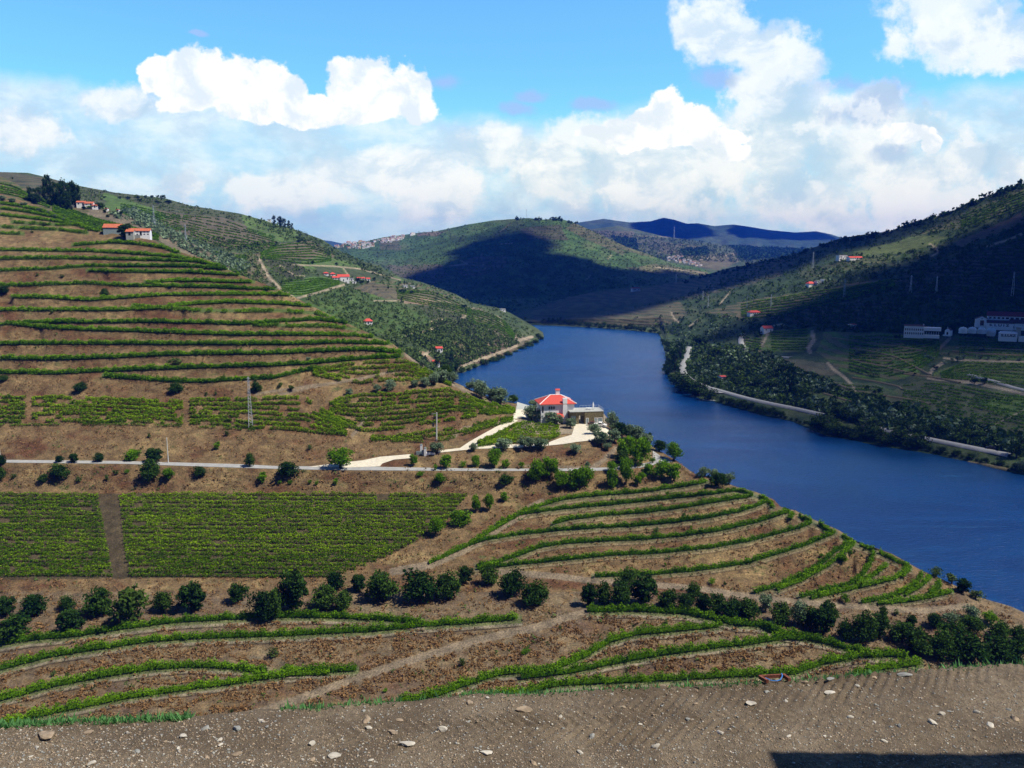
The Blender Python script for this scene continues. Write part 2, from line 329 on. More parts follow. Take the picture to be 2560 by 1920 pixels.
cols = np.concatenate([np.arange(-500, -20, 20), np.arange(-20, 2580, 4), np.arange(2580, 3001, 20)]).astype(float)
SB = Sheet('near_hillside', LB, 0, 0, 0, 520, back=.85, namp=.0025, nlen=50, seed=3, fine=.0007, cols=cols)
# rows of vines following the terraces, traced along each bench: name of place, points, hedge height
def Q(s): return [tuple(float(x) for x in p.split(',')) for p in s.split()]
UP = [Q(s) for s in (
 '183,612 285,604 364,610 411,618 449,631',
 '0,623 95,625 221,626 348,633 443,640 506,653',
 '0,645 158,644 316,647 443,650 506,653 554,666',
 '0,675 127,671 221,664 348,663 475,664 570,671',
 '221,675 316,678 475,678 601,686',
 '364,705 443,699 538,701 633,704',
 '0,713 127,709 221,707 316,712 411,713 538,716 690,722',
 '30,740 127,742 221,748 300,743 411,735 538,734 696,734 727,737',
 '0,773 158,773 285,773 395,769 475,758 570,753 696,757 780,764',
 '332,765 538,777 696,776 796,783 840,797',
 '0,810 95,803 221,803 380,802 538,805 600,808 695,801 790,796 870,805',
 '632,811 727,814 822,814 897,824',
 '30,808 127,818 221,822 316,824 443,829 600,834 727,834 885,836 935,842',
 '0,857 316,856 475,857 600,857 727,857 853,853 975,858',
 '0,894 158,895 285,890 411,884 570,881 696,880 822,874 916,871 1005,880',
 '0,929 145,931 289,923 405,918 538,914 711,909 822,902 916,893 1005,890',
 '260,938 347,944 434,951 520,951 580,947 679,943 758,925 803,918',
 '0,520 63,527 142,542 190,555', '0,507 50,514 110,527 160,545', '0,536 95,546 190,558 250,566',
 '32,555 127,561 206,561 231,568', '0,566 79,571 158,574 218,582', '0,582 57,584')]
PR = [Q(s) for s in (
 '1070,1406 1160,1366 1212,1334 1261,1305 1319,1272 1395,1248 1427,1242 1490,1235 1585,1228 1680,1216 1768,1202',
 '1240,1310 1300,1283 1395,1269 1522,1258 1648,1245 1775,1231 1838,1223 1880,1232',
 '1379,1308 1427,1294 1522,1283 1616,1277 1711,1264 1806,1248 1885,1236',
 '1170,1360 1218,1345 1300,1332 1395,1322 1490,1315 1585,1311 1696,1300 1775,1289 1854,1273 1901,1258 1920,1248',
 '1190,1412 1250,1400 1300,1384 1347,1365 1395,1356 1490,1349 1616,1343 1711,1334 1806,1321 1901,1299 1949,1283 1974,1275',
 '1190,1420 1300,1406 1395,1397 1522,1384 1648,1378 1775,1365 1870,1349 1965,1324 2000,1315 2031,1303',
 '1484,1438 1553,1435 1616,1433 1743,1422 1870,1403 1905,1392 2013,1359 2067,1337 2089,1327',
 '1882,1479 1949,1460 2000,1438 2060,1402 2085,1377 2114,1359 2128,1350',
 '1939,1472 2002,1448 2071,1410 2103,1384 2136,1357',
 '1996,1490 2066,1471 2129,1455 2160,1432 2176,1405 2184,1378',
 '2025,1493 2145,1465 2240,1442 2268,1422 2262,1405',
 '2135,1455 2183,1436 2218,1408',
 '2151,1503 2208,1493 2249,1480 2287,1458 2306,1434',
 '2192,1507 2271,1499 2335,1487 2382,1476',
 '2259,1487 2303,1461 2326,1440', '2319,1484 2350,1467 2345,1447',
 '1897,1238 1934,1262 1930,1270', '1958,1274 1980,1281 1976,1296', '1998,1288 2028,1303', '2045,1307 2082,1329', '2105,1338 2138,1359', '2149,1360 2185,1375', '2196,1378 2240,1400 2276,1418 2252,1441')]
NR = [Q(s) for s in (
 '0,1605 79,1593 190,1583 316,1564 443,1548 570,1541 697,1536 808,1536 935,1541 1055,1552',
 '0,1668 127,1634 253,1615 380,1596 506,1588 700,1583 808,1577 935,1571 1061,1558 1156,1552 1299,1541',
 '-60,1765 0,1744 127,1710 253,1685 380,1666 475,1659 570,1662 671,1677',
 '-60,1840 54,1792 158,1770 316,1738 443,1719 570,1703 700,1685 745,1680 827,1678',
 '700,1672 792,1673 894,1669',
 '1465,1523 1585,1520 1711,1527 1790,1542 1838,1555 1901,1558 1939,1575 2018,1591 2082,1604 2145,1623 2176,1632',
 '998,1751 1093,1732 1188,1697 1251,1678 1350,1672 1395,1663 1458,1637 1522,1599 1585,1580 1711,1568 1806,1558',
 '1300,1690 1442,1672 1522,1653 1648,1631 1806,1609 1860,1605 1955,1591 2018,1592',
 '1157,1745 1300,1728 1400,1705 1620,1695 1860,1682 1987,1677 2050,1654 2145,1635 2240,1632 2271,1645',
 '2129,1683 2208,1664 2303,1654')]
# terraces: flat benches under the rows, steep banks between
def terrace(S, rows, v_rel=.30):
    U = S.U
    hits = [[] for _ in U]
    for r in rows:
        r = sorted(r); a = np.array(r)
        j0 = np.searchsorted(U, a[0, 0]); j1 = np.searchsorted(U, a[-1, 0])
        vv = np.interp(U, a[:, 0], a[:, 1])
        for j in range(j0, min(j1, len(U))): hits[j].append(vv[j])
    R0 = S.R.copy()
    for j in range(len(U)):
        h = sorted(hits[j]); g = []
        for v in h:
            if not g or v-g[-1] > 13: g.append(v)
        for a, b in zip(g[:-1], g[1:]):
            if b-a > 130 or b-a < 14 or b < 668: continue
            Da = np.interp(a, S.RV, R0[:, j]); Db = np.interp(b, S.RV, R0[:, j])
            w = (b-a)*v_rel; dD = Da-Db
            if dD <= .3: continue
            flat = Db*w/(b-640.) if b > 645 else 1e6; share = min(flat/dD, .72)
            k = np.where((S.RV >= a) & (S.RV <= b))[0]; t = (S.RV[k]-a)/(b-a)
            f = np.interp(t, [0, v_rel*.35, 1-v_rel*.65, 1], [0, share*.4, 1-share*.6, 1])
            S.R[k, j] = Da-f*dD
    K = 3; pad = np.pad(S.R, ((0, 0), (K, K)), mode='edge')
    S.R = sum(pad[:, i:i+S.R.shape[1]] for i in range(2*K+1))/(2*K+1) if False else (pad[:, K-1:-K-1]+2*S.R+pad[:, K+1:S.R.shape[1]+K+1])/4
terrace(SB, UP+PR+NR)
def linedist(uu, vv, rows, sv=1.0):
    d = np.full(uu.shape, 1e9)
    for r in rows:
        a = np.array(sorted(r)); vr = np.interp(uu, a[:, 0], a[:, 1]); ins = (uu > a[0, 0]-6) & (uu < a[-1, 0]+6)
        d = np.where(ins, np.minimum(d, np.abs(vv-vr)*sv), d)
    return d
def blend(c, w, colr):
    w = np.clip(w, 0, 1)[..., None]; return c*(1-w)+np.array(colr)*w
TRACKS_B = [ # (points, half width px)
 (Q('1465,1530 1350,1566 1188,1602 1030,1650 903,1691 808,1726 697,1764 620,1790'), 9),
 (Q('1354,1255 1261,1312 1212,1345 1157,1377 1075,1412 983,1429'), 9),
 (Q('1250,1430 1388,1440 1484,1452 1620,1462 1735,1469 1882,1494 2025,1508 2192,1520 2314,1527 2417,1515'), 7),
 (Q('1130,1095 1160,1070 1290,1050'), 3), (Q('700,985 790,965 910,945 1000,925'), 3), (Q('1014,885 1045,910 1081,934 1130,958 1200,995 1290,1030'), 4),
 (Q('640,985 700,975 800,962'), 3), (Q('880,1090 905,1060 915,1040'), 4), (Q('1480,1170 1510,1150 1540,1120'), 5), (Q('1300,1165 1480,1170'), 2)]
FIELDS_B = dict(block=[(-500,1232),(0,1232),(240,1234),(1170,1234),(1120,1300),(1010,1370),(960,1395),(860,1420),(830,1440),(0,1450),(-500,1450)])
def segd(uu, vv, pts):
    d = np.full(uu.shape, 1e9)
    for (x1, y1), (x2, y2) in zip(pts[:-1], pts[1:]):
        L2 = (x2-x1)**2+(y2-y1)**2+1e-9; t = np.clip(((uu-x1)*(x2-x1)+(vv-y1)*(y2-y1))/L2, 0, 1)
        d = np.minimum(d, np.hypot(uu-x1-t*(x2-x1), vv-y1-t*(y2-y1)))
    return d
def colB(uu, vv, P):
    n1_ = fbm(uu/70, vv/34, 21, 4); n2_ = fbm(uu/24, vv/12, 5, 4, .6); n3_ = fbm(uu/9, vv/6, 8, 3, .6)
    c = np.broadcast_to(np.array([.175, .118, .058]), uu.shape+(3,)).copy()
    c = blend(c, (n1_*1.5+n2_*.9-.02)*1.1, (.120, .058, .028))          # reddish brown dry scrub
    c = blend(c, (-n1_*1.5+n2_*1.1-.15)*1.3, (.27, .19, .09))          # pale straw
    c = blend(c, (n2_*1.2-n1_*.3-.42+n3_*.4)*1.6, (.085, .105, .035))       # green weeds
    lowg = (vv > 1640) & (uu < 1200)
    c = blend(c, np.where(vv > 1480, .35+n2_*.6, 0), (.165, .135, .10))
    d = linedist(uu, vv, UP, 1.5); c = blend(c, (11-d)/7*.9, (.085, .125, .03))
    d = linedist(uu, vv-4, PR, 1.0); c = blend(c, (11-d)/7*.85, (.13, .14, .07))
    d = linedist(uu, vv-9, NR, .8); c = blend(c, (14-d)/7*.85, (.13, .15, .06))
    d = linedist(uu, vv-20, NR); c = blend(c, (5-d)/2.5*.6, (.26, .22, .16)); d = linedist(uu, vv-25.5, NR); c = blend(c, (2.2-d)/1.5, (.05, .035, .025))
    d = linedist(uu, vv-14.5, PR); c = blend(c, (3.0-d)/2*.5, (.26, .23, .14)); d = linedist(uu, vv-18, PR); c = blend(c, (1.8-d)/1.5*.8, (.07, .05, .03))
    w = inpoly(uu, vv, FIELDS_B['block']); c = blend(c, w*.8, (.060, .052, .03))
    for pts, hw in TRACKS_B:
        dd = segd(uu, vv, pts)+n3_*3
        c = blend(c, (hw+2-dd)/3, (.235, .185, .125))
    w = (vv > 1005) & (vv < 1085) & (uu > 1290) & (uu < 1520); c = blend(c, w*.8, (.34, .29, .21))
    return dict(cov=c)
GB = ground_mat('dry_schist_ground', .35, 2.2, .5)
def frontB(U):
    rows = []
    for D, z in ((120, 14), (95, 24), (60, 50), (35, 72), (18, 86), (12.2, 92.6)):
        Dm = D+(U-1280)/1280*.6; rows.append(unproj(U, 640+(HC-z)*F/Dm, Dm+0*U))
    return np.stack(rows)
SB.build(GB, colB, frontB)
# ---------------------------------------------------------------- upper left shoulder with thin terraces
SB2 = Sheet('upper_hillside', [
 [(-500,330,700),(0,441,640),(32,455,640),(63,471,640),(127,498,640),(177,515,640),(244,520,640),(300,531,635),(350,552,628),(400,572,620),(450,595,612),(500,618,606),(540,640,600),(575,668,600)],
 [(-500,400,620),(0,490,600),(127,530,595),(244,560,590),(400,610,585),(575,690,590)],
 [(-500,500,560),(0,560,560),(244,620,560),(400,660,560),(575,740,570)]], -500, 575, 5, 70, back=.4, namp=.006, nlen=60, seed=9)
def colB2(uu, vv, P):
    n = fbm(uu/40, vv/16, 3, 4)
    c = np.broadcast_to(np.array([.07, .095, .035]), uu.shape+(3,)).copy(); c = blend(c, n*1.3, (.12, .11, .06)); s = np.full(uu.shape, .95)
    w = inpoly(uu, vv, [(230,515),(420,570),(575,660),(575,740),(440,628),(380,590),(300,560),(215,540)])
    c = blend(c, w*1., (.17, .145, .10)); s = np.where(w, .0, s)
    return dict(cov=c, str=s)
GSTR = ground_mat('terraced_ground', .06, .8, 1.2, 1, 3.6)
SB2.build(GSTR, colB2)
# ---------------------------------------------------------------- left valley side beyond
SC = Sheet('left_valley_side', [
 [(-500,380,1000),(0,430,1000),(70,432,1010),(108,441,1010),(190,463,1020),(285,481,1030),(364,490,1040),(411,495,1050),(475,514,1070),(576,530,1100),(600,534,1105),(665,552,1130),(733,572,1150),(806,599,1150),(840,621,1150),(885,646,1140),(948,665,1130),(1005,694,1125),(1056,706,1120),(1138,735,1130),(1179,757,1125),(1249,771,1120),(1279,784,1110),(1333,815,1090),(1358,831,1047),(1363,838,1012)],
 [(-500,460,850),(0,490,830),(190,520,840),(411,550,860),(576,590,880),(733,630,930),(840,660,960),(948,695,980),(1056,735,980),(1138,760,1000),(1249,795,1020),(1333,826,1060),(1358,833,1036),(1363,839,1008)],
 [(-500,540,720),(0,560,720),(411,610,740),(576,650,740),(733,690,760),(840,720,800),(948,760,830),(1056,790,850),(1138,815,870),(1249,835,900),(1333,845,965),(1358,836,1020),(1363,840,1004)],
 [(-500,620,600),(0,640,600),(411,680,620),(576,720,620),(733,760,640),(840,790,650),(948,815,680),(1056,845,710),(1138,875,730),(1249,880,810),(1290,868,868),(1333,850,945),(1358,838.5,1005),(1363,840.5,1000)],
 [(-500,720,560),(0,720,560),(411,740,570),(576,770,570),(733,800,580),(840,830,590),(900,850,600),(1014,885,620),(1081,915,650),(1138,931,687),(1160,931,687),(1200,914,730),(1260,891,797),(1285,882,826),(1327,860,909),(1352,847,966),(1363,842,990)],
 [(-500,900,520),(733,900,540),(1014,960,560),(1081,970,600),(1138,962,648),(1160,950,671),(1200,930,718),(1260,905,784),(1327,872,897),(1363,852,981)]], -500, 1363, 4, 230, back=.35, namp=.010, nlen=90, seed=31, fine=.0015)
SCRUB = (.062, .092, .030); FIELD = (.085, .15, .03); TERR = (.07, .11, .03); BARE = (.20, .16, .105)
PC = [ # polygon, colour, stripe
 (Q('-500,380 0,425 200,460 120,500 0,480 -500,470'), (.075,.085,.045), .6),
 (Q('190,463 480,514 660,550 600,560 400,530 230,520 170,500'), (.065,.085,.035), .25),
 (Q('270,500 420,530 560,545 700,590 690,620 560,620 420,570 300,540'), (.115,.10,.065), .5),
 (Q('600,534 733,572 760,600 690,605 620,575'), FIELD, .3),
 (Q('260,480 380,520 430,545 350,560 260,530'), FIELD, .1),
 (Q('630,640 700,610 780,600 840,640 830,650 700,650'), (.14,.125,.075), .75),
 (Q('730,665 800,640 860,650 900,665 1000,695 1010,702 960,702 830,690'), FIELD, .25),
 (Q('785,668 850,668 870,690 800,695'), (.06,.085,.03), .1), (Q('858,670 940,670 1000,700 920,705 875,690'), (.06,.085,.03), .1),
 (Q('690,720 740,700 800,690 845,700 850,710 760,740 700,745'), (.085,.15,.03), .0),
 (Q('920,700 1000,703 1060,712 1150,745 1100,760 1000,750 940,740'), TERR, .8),
 (Q('980,722 1080,725 1200,780 1180,790 1060,765 990,745'), (.09,.10,.045), .85),
 (Q('930,705 985,722 1010,752 940,745 880,720'), (.085,.08,.05), .6),
 (Q('975,735 1080,735 1085,752 1000,755'), (.13,.12,.06), .3), (Q('1010,748 1075,745 1090,755 1050,762 1010,758'), (.26,.19,.12), 0),
 (Q('1165,770 1200,770 1260,800 1290,850 1250,830 1190,815 1150,790'), (.10,.11,.05), .85),
 (Q('1210,815 1290,835 1330,850 1300,872 1250,870'), (.15,.135,.08), .7),
 (Q('1130,835 1240,850 1300,872 1240,895 1160,915 1130,925'), (.17,.125,.08), .1),
 (Q('1025,875 1065,880 1090,905 1060,915 1040,905'), (.24,.165,.105), .0),
 (Q('460,625 620,635 650,650 690,705 710,735 640,700 520,655'), (.13,.125,.07), .95),
 (Q('650,645 720,650 760,665 750,700 700,690'), (.055,.06,.03), .0),
 (Q('765,738 840,715 930,735 1000,760 1080,800 1100,845 1010,845 900,825 800,790 740,755'), (.065,.115,.022), .12),
 (Q('1040,760 1150,790 1240,850 1180,880 1100,820'), (.06,.07,.03), .0)]
TC_ = [(Q('648,648 670,690 700,720 735,745'), 3.2), (Q('745,745 800,730 860,712'), 2.5), (Q('1018,838 1050,830 1085,822 1107,808 1102,800 1080,806'), 4), (Q('1050,893 1075,880 1070,870'), 4),
       (Q('1140,925 1180,905 1240,885 1290,865 1300,850 1330,842'), 3.5), (Q('730,662 830,665 900,672 1000,700'), 1.6), (Q('935,752 1100,752 1130,757'), 1.5),
       (Q('1150,800 1170,785 1185,770'), 2), (Q('1245,790 1265,830 1300,850'), 1.5), (Q('700,664 740,690 760,690'), 1.5), (Q('857,668 872,690'), 1.5)]
def landcover(polys, tracks, base, trackc=(.34, .28, .19)):
    def f(uu, vv, P):
        n = fbm(uu/46, vv/22, 7, 4); n_ = fbm(uu/14, vv/8, 4, 3)
        c = np.broadcast_to(np.array(base), uu.shape+(3,)).copy()
        c = blend(c, n*1.0, (.105, .12, .05)); c = blend(c, (-n+n_*.6-.25)*1.2, (.04, .07, .02)); s = np.zeros(uu.shape)
        u2 = uu+n_*7; v2 = vv+n_*3
        for poly, colr, st in polys:
            w = inpoly(u2, v2, poly); c = blend(c, w*1.0, colr); s = np.where(w, st, s)
        c = c*(1+.22*n_[..., None]+.15*n[..., None])
        for pts, hw in tracks:
            w = (hw+.8-segd(uu, vv, pts))/1.6; c = blend(c, w, trackc); s = np.where(w > .2, 0, s)
        return dict(cov=c, str=s)
    return f
SC.build(GSTR, landcover(PC, TC_, SCRUB))
# ---------------------------------------------------------------- right valley side
SF = Sheet('right_valley_side', [
 [(1200,800,1250),(1289,783,1300),(1374,758,1450),(1420,743,1520),(1516,724,1600),(1564,719,1600),(1640,714,1600),(1706,702,1600),(1782,682,1560),(1833,667,1500),(1860,664,1480),(1923,648,1450),(1987,635,1400),(2050,613,1350),(2107,594,1300),(2161,586,1280),(2224,578,1250),(2271,559,1200),(2366,534,1150),(2414,512,1120),(2461,493,1100),(2525,467,1070),(2560,458,1050),(3060,300,950)],
 [(1200,803,1215),(1289,795,1200),(1420,775,1250),(1564,760,1250),(1700,745,1200),(1833,720,1150),(1987,690,1080),(2107,650,1050),(2271,640,1000),(2461,600,920),(2560,590,880),(3060,560,780)],
 [(1200,806,1200),(1289,805,1175),(1420,798,1170),(1564,797,1110),(1700,790,1060),(1833,775,980),(1987,750,900),(2107,740,860),(2271,760,760),(2461,765,720),(2560,765,700),(3060,770,640)],
 [(1200,808,1188),(1289,808,1178),(1420,808,1165),(1564,815,1100),(1652,822,1060),(1700,845,930),(1760,860,850),(1833,850,820),(1987,840,760),(2107,840,700),(2250,840,660),(2461,845,640),(2560,845,635),(3060,850,590)],
 [(1200,809,1183),(1289,810,1175),(1420,812,1155),(1564,821,1090),(1652,829,1045),(1668,870,855),(1690,880,805),(1720,905,735),(1760,930,665),(1833,940,640),(1987,945,610),(2107,945,596),(2250,955,565),(2461,965,525),(2560,968,515),(3060,990,470)],
 [(1200,810,1180),(1420,814,1145),(1564,825,1078),(1648,834,1028),(1656,858,905),(1668,905,750),(1680,925,698),(1697,955,630),(1730,968,600),(1800,990,552),(1900,1010,522),(2000,1030,497),(2100,1055,466),(2250,1090,430),(2400,1122,401),(2560,1150,380),(3060,1240,325)],
 [(1200,812,1163),(1333,812,1163),(1485,819,1117),(1580,828,1064),(1652,838,1010),(1657,862,901),(1668,932,685),(1676,958,629),(1697,977,593),(1738,996,562),(1779,1002,552),(1850,1021,525),(1923,1041,499),(1977,1052,485),(2013,1066,469),(2067,1091,443),(2122,1102,433),(2230,1120,417),(2339,1138,402),(2447,1160,385),(2520,1178,372),(2560,1186,366),(3060,1290,308)],
 [(1200,820,1160),(1333,820,1160),(1485,826,1115),(1580,836,1060),(1648,848,1000),(1660,880,870),(1668,942,688),(1676,968,634),(1697,988,597),(1738,1006,568),(1850,1032,530),(2013,1078,474),(2230,1134,421),(2560,1202,370),(3060,1310,310)]], 1200, 3060, 4, 330, back=.35, namp=.009, nlen=110, seed=51, fine=.0012)
PF = [
 (Q('1420,790 1560,770 1700,755 1720,790 1660,815 1560,818 1420,800'), (.085,.095,.045), .8),
 (Q('1380,742 1600,722 1850,668 2000,640 1950,690 1750,745 1500,770 1350,785'), (.045,.06,.03), .5),
 (Q('1330,775 1500,765 1480,800 1330,808'), (.06,.07,.035), .3),
 (Q('1760,780 1900,745 2050,725 2180,700 2290,690 2260,700 2120,740 1960,790 1850,800'), (.07,.09,.035), .85),
 (Q('1990,680 2120,650 2200,640 2260,640 2180,665 2020,700'), (.06,.085,.03), .3),
 (Q('2130,630 2300,590 2370,590 2340,610 2270,630 2160,640'), (.09,.125,.03), .2),
 (Q('2280,590 2560,465 2800,400 2800,470 2560,520 2400,570'), (.08,.10,.035), .55),
 (Q('2390,605 2560,530 2560,560 2450,600 2400,620'), (.12,.09,.06), .3),
 (Q('1940,790 2080,750 2240,745 2250,800 2020,815 1930,800'), (.035,.05,.022), .45),
 (Q('2260,680 2560,600 3060,560 3060,760 2560,760 2250,740'), (.03,.04,.02), .35),
 (Q('1925,825 2030,820 2025,850 2010,880 1900,880 1880,865'), (.09,.15,.02), .35),
 (Q('1860,840 1918,845 1905,880 1862,870'), (.08,.11,.03), .7),
 (Q('2060,830 2380,835 2360,880 2290,935 2200,960 2110,930 2040,880'), (.085,.155,.022), .7),
 (Q('2390,835 3060,840 3060,890 2560,900 2400,895 2340,880'), (.075,.135,.025), .5),
 (Q('2340,930 2420,900 3060,905 3060,965 2480,960 2330,945'), (.11,.16,.025), .4),
 (Q('2250,960 2330,950 2560,985 3060,1000 3060,1080 2560,1085 2400,1060 2200,1010'), (.095,.11,.04), .1),
 (Q('2440,1000 2560,990 3060,1000 3060,1040 2500,1040'), (.11,.18,.025), .05),
 (Q('2080,955 2190,960 2250,985 2210,1000 2100,985'), (.08,.12,.03), .3),
 (Q('2000,980 2080,985 2180,1010 2160,1020 2060,1010'), (.09,.135,.03), .2),
 (Q('1880,895 2010,900 2100,915 2080,940 1950,930 1870,915'), (.10,.105,.055), .4)]
TF_ = [(Q('2470,615 2520,600 2555,585'), 3), (Q('2325,610 2340,620 2345,632 2330,640'), 2.2), (Q('2270,665 2120,650'), 0.1),
       (Q('1825,730 1812,745 1800,760'), 1.8), (Q('1678,780 1685,795 1700,808'), 2.2), (Q('1725,815 1745,800'), 1.8), (Q('2035,745 2055,755 2065,745'), 2),
       (Q('2030,830 2035,850 2020,870 2025,880'), 5), (Q('2375,845 2350,870 2335,885'), 4), (Q('1920,832 1910,855 1900,868'), 3),
       (Q('2070,908 2085,925 2110,942 2133,965 2138,980'), 3.5), (Q('2360,895 2400,900 2560,905'), 2.5), (Q('2360,905 2330,925 2320,945 2420,955 2500,970 2560,985'), 4),
       (Q('2450,1082 2490,1060 2560,1025'), 2), (Q('2390,868 2560,875'), 1.2), (Q('1770,700 1790,730'), .8), (Q('1930,815 1955,810 1965,818'), 2)]
SF.build(GSTR, landcover(PF, TF_, (.038, .068, .020)))
# ---------------------------------------------------------------- the hill in the middle distance
SD = Sheet('middle_hill', [
 [(500,700,2500),(700,640,2500),(837,617,2600),(869,607,2620),(916,603,2630),(958,593,2650),(1011,587,2700),(1043,582,2700),(1090,578,2680),(1170,561,2600),(1233,551,2550),(1301,546,2500),(1320,545,2500),(1358,549,2480),(1396,546,2470),(1434,556,2450),(1469,572,2430),(1516,594,2400),(1564,616,2400),(1627,638,2420),(1659,651,2450),(1700,662,2480),(1754,670,2500),(1773,679,2500),(2100,740,2500)],
 [(500,710,2300),(700,660,2300),(900,640,2300),(1011,630,2350),(1170,610,2250),(1301,600,2200),(1434,615,2150),(1564,650,2150),(1659,672,2200),(1773,690,2300),(2100,750,2300)],
 [(500,730,2000),(700,690,2000),(900,680,2000),(1011,680,2000),(1170,670,1950),(1301,665,1900),(1434,680,1850),(1564,700,1850),(1659,705,1950),(1773,712,2000),(2100,760,2000)],
 [(500,760,1750),(1011,735,1750),(1170,740,1650),(1301,745,1600),(1434,745,1650),(1564,745,1700),(2100,780,1700)],
 [(500,830,1350),(1170,810,1300),(1301,800,1300),(1564,790,1400),(2100,800,1400)]], 500, 2100, 4, 150, back=.35, namp=.03, nlen=120, seed=71, fine=.002)
PD = [
 (Q('1045,583 1120,578 1090,590 1040,590'), (.17,.14,.10), 0), (Q('950,605 1000,595 1000,625 950,625'), (.08,.10,.05), .5),
 (Q('1434,556 1520,596 1640,645 1560,640 1470,600 1410,570'), (.10,.115,.045), .6),
 (Q('1560,625 1650,650 1600,655 1555,640'), (.07,.13,.03), .1), (Q('1600,640 1660,655 1650,668 1590,655'), (.07,.12,.03), .1),
 (Q('1560,670 1640,660 1770,680 1770,690 1640,685'), (.13,.13,.06), .3),
 (Q('1180,640 1270,640 1260,670 1200,690 1150,690 1140,665'), (.10,.105,.055), .7), (Q('960,665 1100,660 1120,690 1010,700'), (.10,.10,.06), .6),
 (Q('1020,700 1110,690 1060,730 1040,735'), (.09,.10,.05), .7), (Q('1300,570 1400,560 1420,600 1320,600'), (.07,.08,.04), .4)]
TD_ = [(Q('1205,635 1205,655 1212,672'), 1.2), (Q('1120,665 1170,660 1150,650'), 1.5), (Q('1250,580 1275,560'), 1), (Q('1062,735 1090,715'), 1), (Q('1250,610 1280,608'), 1.5), (Q('1465,700 1475,690'), 1), (Q('1519,648 1530,636'), 1), (Q('1640,668 1760,682'), 1.2)]
GFAR = ground_mat('far_ground', .02, .25, 3.0, 1, 9.0)
SD.build(GFAR, landcover(PD, TD_, (.066, .128, .034)))
# ---------------------------------------------------------------- far ranges
SE1 = Sheet('far_hill', [
 [(1380,600,4300),(1469,573,4400),(1548,565,4500),(1595,575,4500),(1659,591,4400),(1684,594,4400),(1770,607,4300),(1833,617,4200),(1900,620,4200),(2060,625,4100),(2400,640,4000)],
 [(1380,640,3400),(1627,640,3300),(1750,650,3200),(2400,670,3200)], [(1380,700,2750),(2400,710,2750)]], 1380, 2400, 4, 50, back=.3, namp=.02, nlen=60, seed=81)
PE = [(Q('1590,600 1660,595 1650,625 1600,625'), (.10,.11,.05), .4), (Q('1660,605 1760,615 1780,650 1700,640 1640,635'), (.12,.12,.055), .6), (Q('1710,640 1840,630 1845,655 1790,675 1740,665'), (.15,.14,.07), .4),
      (Q('1700,625 1770,620 1770,638 1710,640'), (.02,.045,.02), 0), (Q('1800,605 1990,610 2060,640 1900,650 1850,650 1840,625'), (.025,.045,.02), 0), (Q('1470,575 1590,580 1580,600 1500,590'), (.12,.11,.06), .5)]
TE = [(Q('1740,652 1800,640 1840,634'), 1.2), (Q('1590,590 1680,592'), .8)]
SE1.build(GFAR, landcover(PE, TE, (.08, .105, .04)))
SE2 = Sheet('distant_range', [
 [(300,640,6500),(700,617,6500),(790,598,6500),(830,603,6500),(870,612,6500),(1000,625,6300),(1350,600,6000),(1434,558,6000),(1510,547,6000),(1573,556,6000),(1627,553,6000),(1659,544,6000),(1685,549,6000),(1716,559,6000),(1744,558,6100),(1785,565,6100),(1833,561,6100),(1875,567,6100),(1923,575,6100),(1987,581,6100),(2040,578,6100),(2075,585,6100),(2104,594,6000),(2200,615,6000),(2700,640,6000)],
 [(300,655,5000),(1350,640,4900),(2700,655,4900)], [(300,690,3900),(2700,690,3900)]], 300, 2700, 5, 40, back=.3, namp=.03, nlen=50, seed=91)
SE2.build(GFAR, landcover([], [], (.045, .085, .05)))
# ---------------------------------------------------------------- river
def water():
    m, t, b, o = newmat('river_water'); p = geo(t)
    b.inputs['Base Color'].default_value = (.003, .035, .14, 1); b.inputs['Roughness'].default_value = .22; b.inputs['Specular IOR Level'].default_value = .22
    r = nd(t, 'ShaderNodeMapping'); r.inputs['Rotation'].default_value = (0, 0, .5); r.inputs['Scale'].default_value = (.35, 1, 1); t.links.new(p, r.inputs[0])
    n = noise(t, r.outputs[0], .9, 5, .65); g = noise(t, r.outputs[0], .03, 4, .6, 1.0)
    w = noise(t, r.outputs[0], .18, 5, .7)
    c = mixc(t, smooth(t, g.outputs[0], .35, .7), (.001, .028, .13), (.002, .046, .18))
    c = mixc(t, mth(t, 'MULTIPLY', smooth(t, w.outputs[0], .55, .75), .5), c, (.01, .07, .20))
    t.links.new(c, b.inputs['Base Color'])
    big = noise(t, p, .006, 4, .6); c = mixc(t, mth(t, 'MULTIPLY', smooth(t, big.outputs[0], .42, .62), .55), c, (.006, .045, .12))
    wl = nd(t, 'ShaderNodeMapping'); wl.inputs['Rotation'].default_value = (0, 0, -.55); wl.inputs['Scale'].default_value = (.03, .5, 1); t.links.new(p, wl.inputs[0])
    stn = noise(t, wl.outputs[0], .5, 5, .7, 1.5); c = mixc(t, mth(t, 'MULTIPLY', smooth(t, stn.outputs[0], .60, .74), .5), c, (.02, .13, .27)); t.links.new(c, b.inputs['Base Color'])
    bp = nd(t, 'ShaderNodeBump'); bp.inputs['Strength'].default_value = 1.0; bp.inputs['Distance'].default_value = .7
    t.links.new(n.outputs[0], bp.inputs['Height']); t.links.new(bp.outputs[0], b.inputs['Normal'])
    return m
WV = np.array([(-8000, 60, 0), (8000, 60, 0), (8000, 8200, 0), (-8000, 8200, 0)], float)
tag(mesh_np('river', WV, np.array([[0, 1, 2, 3]]), [water()]), kind='structure')
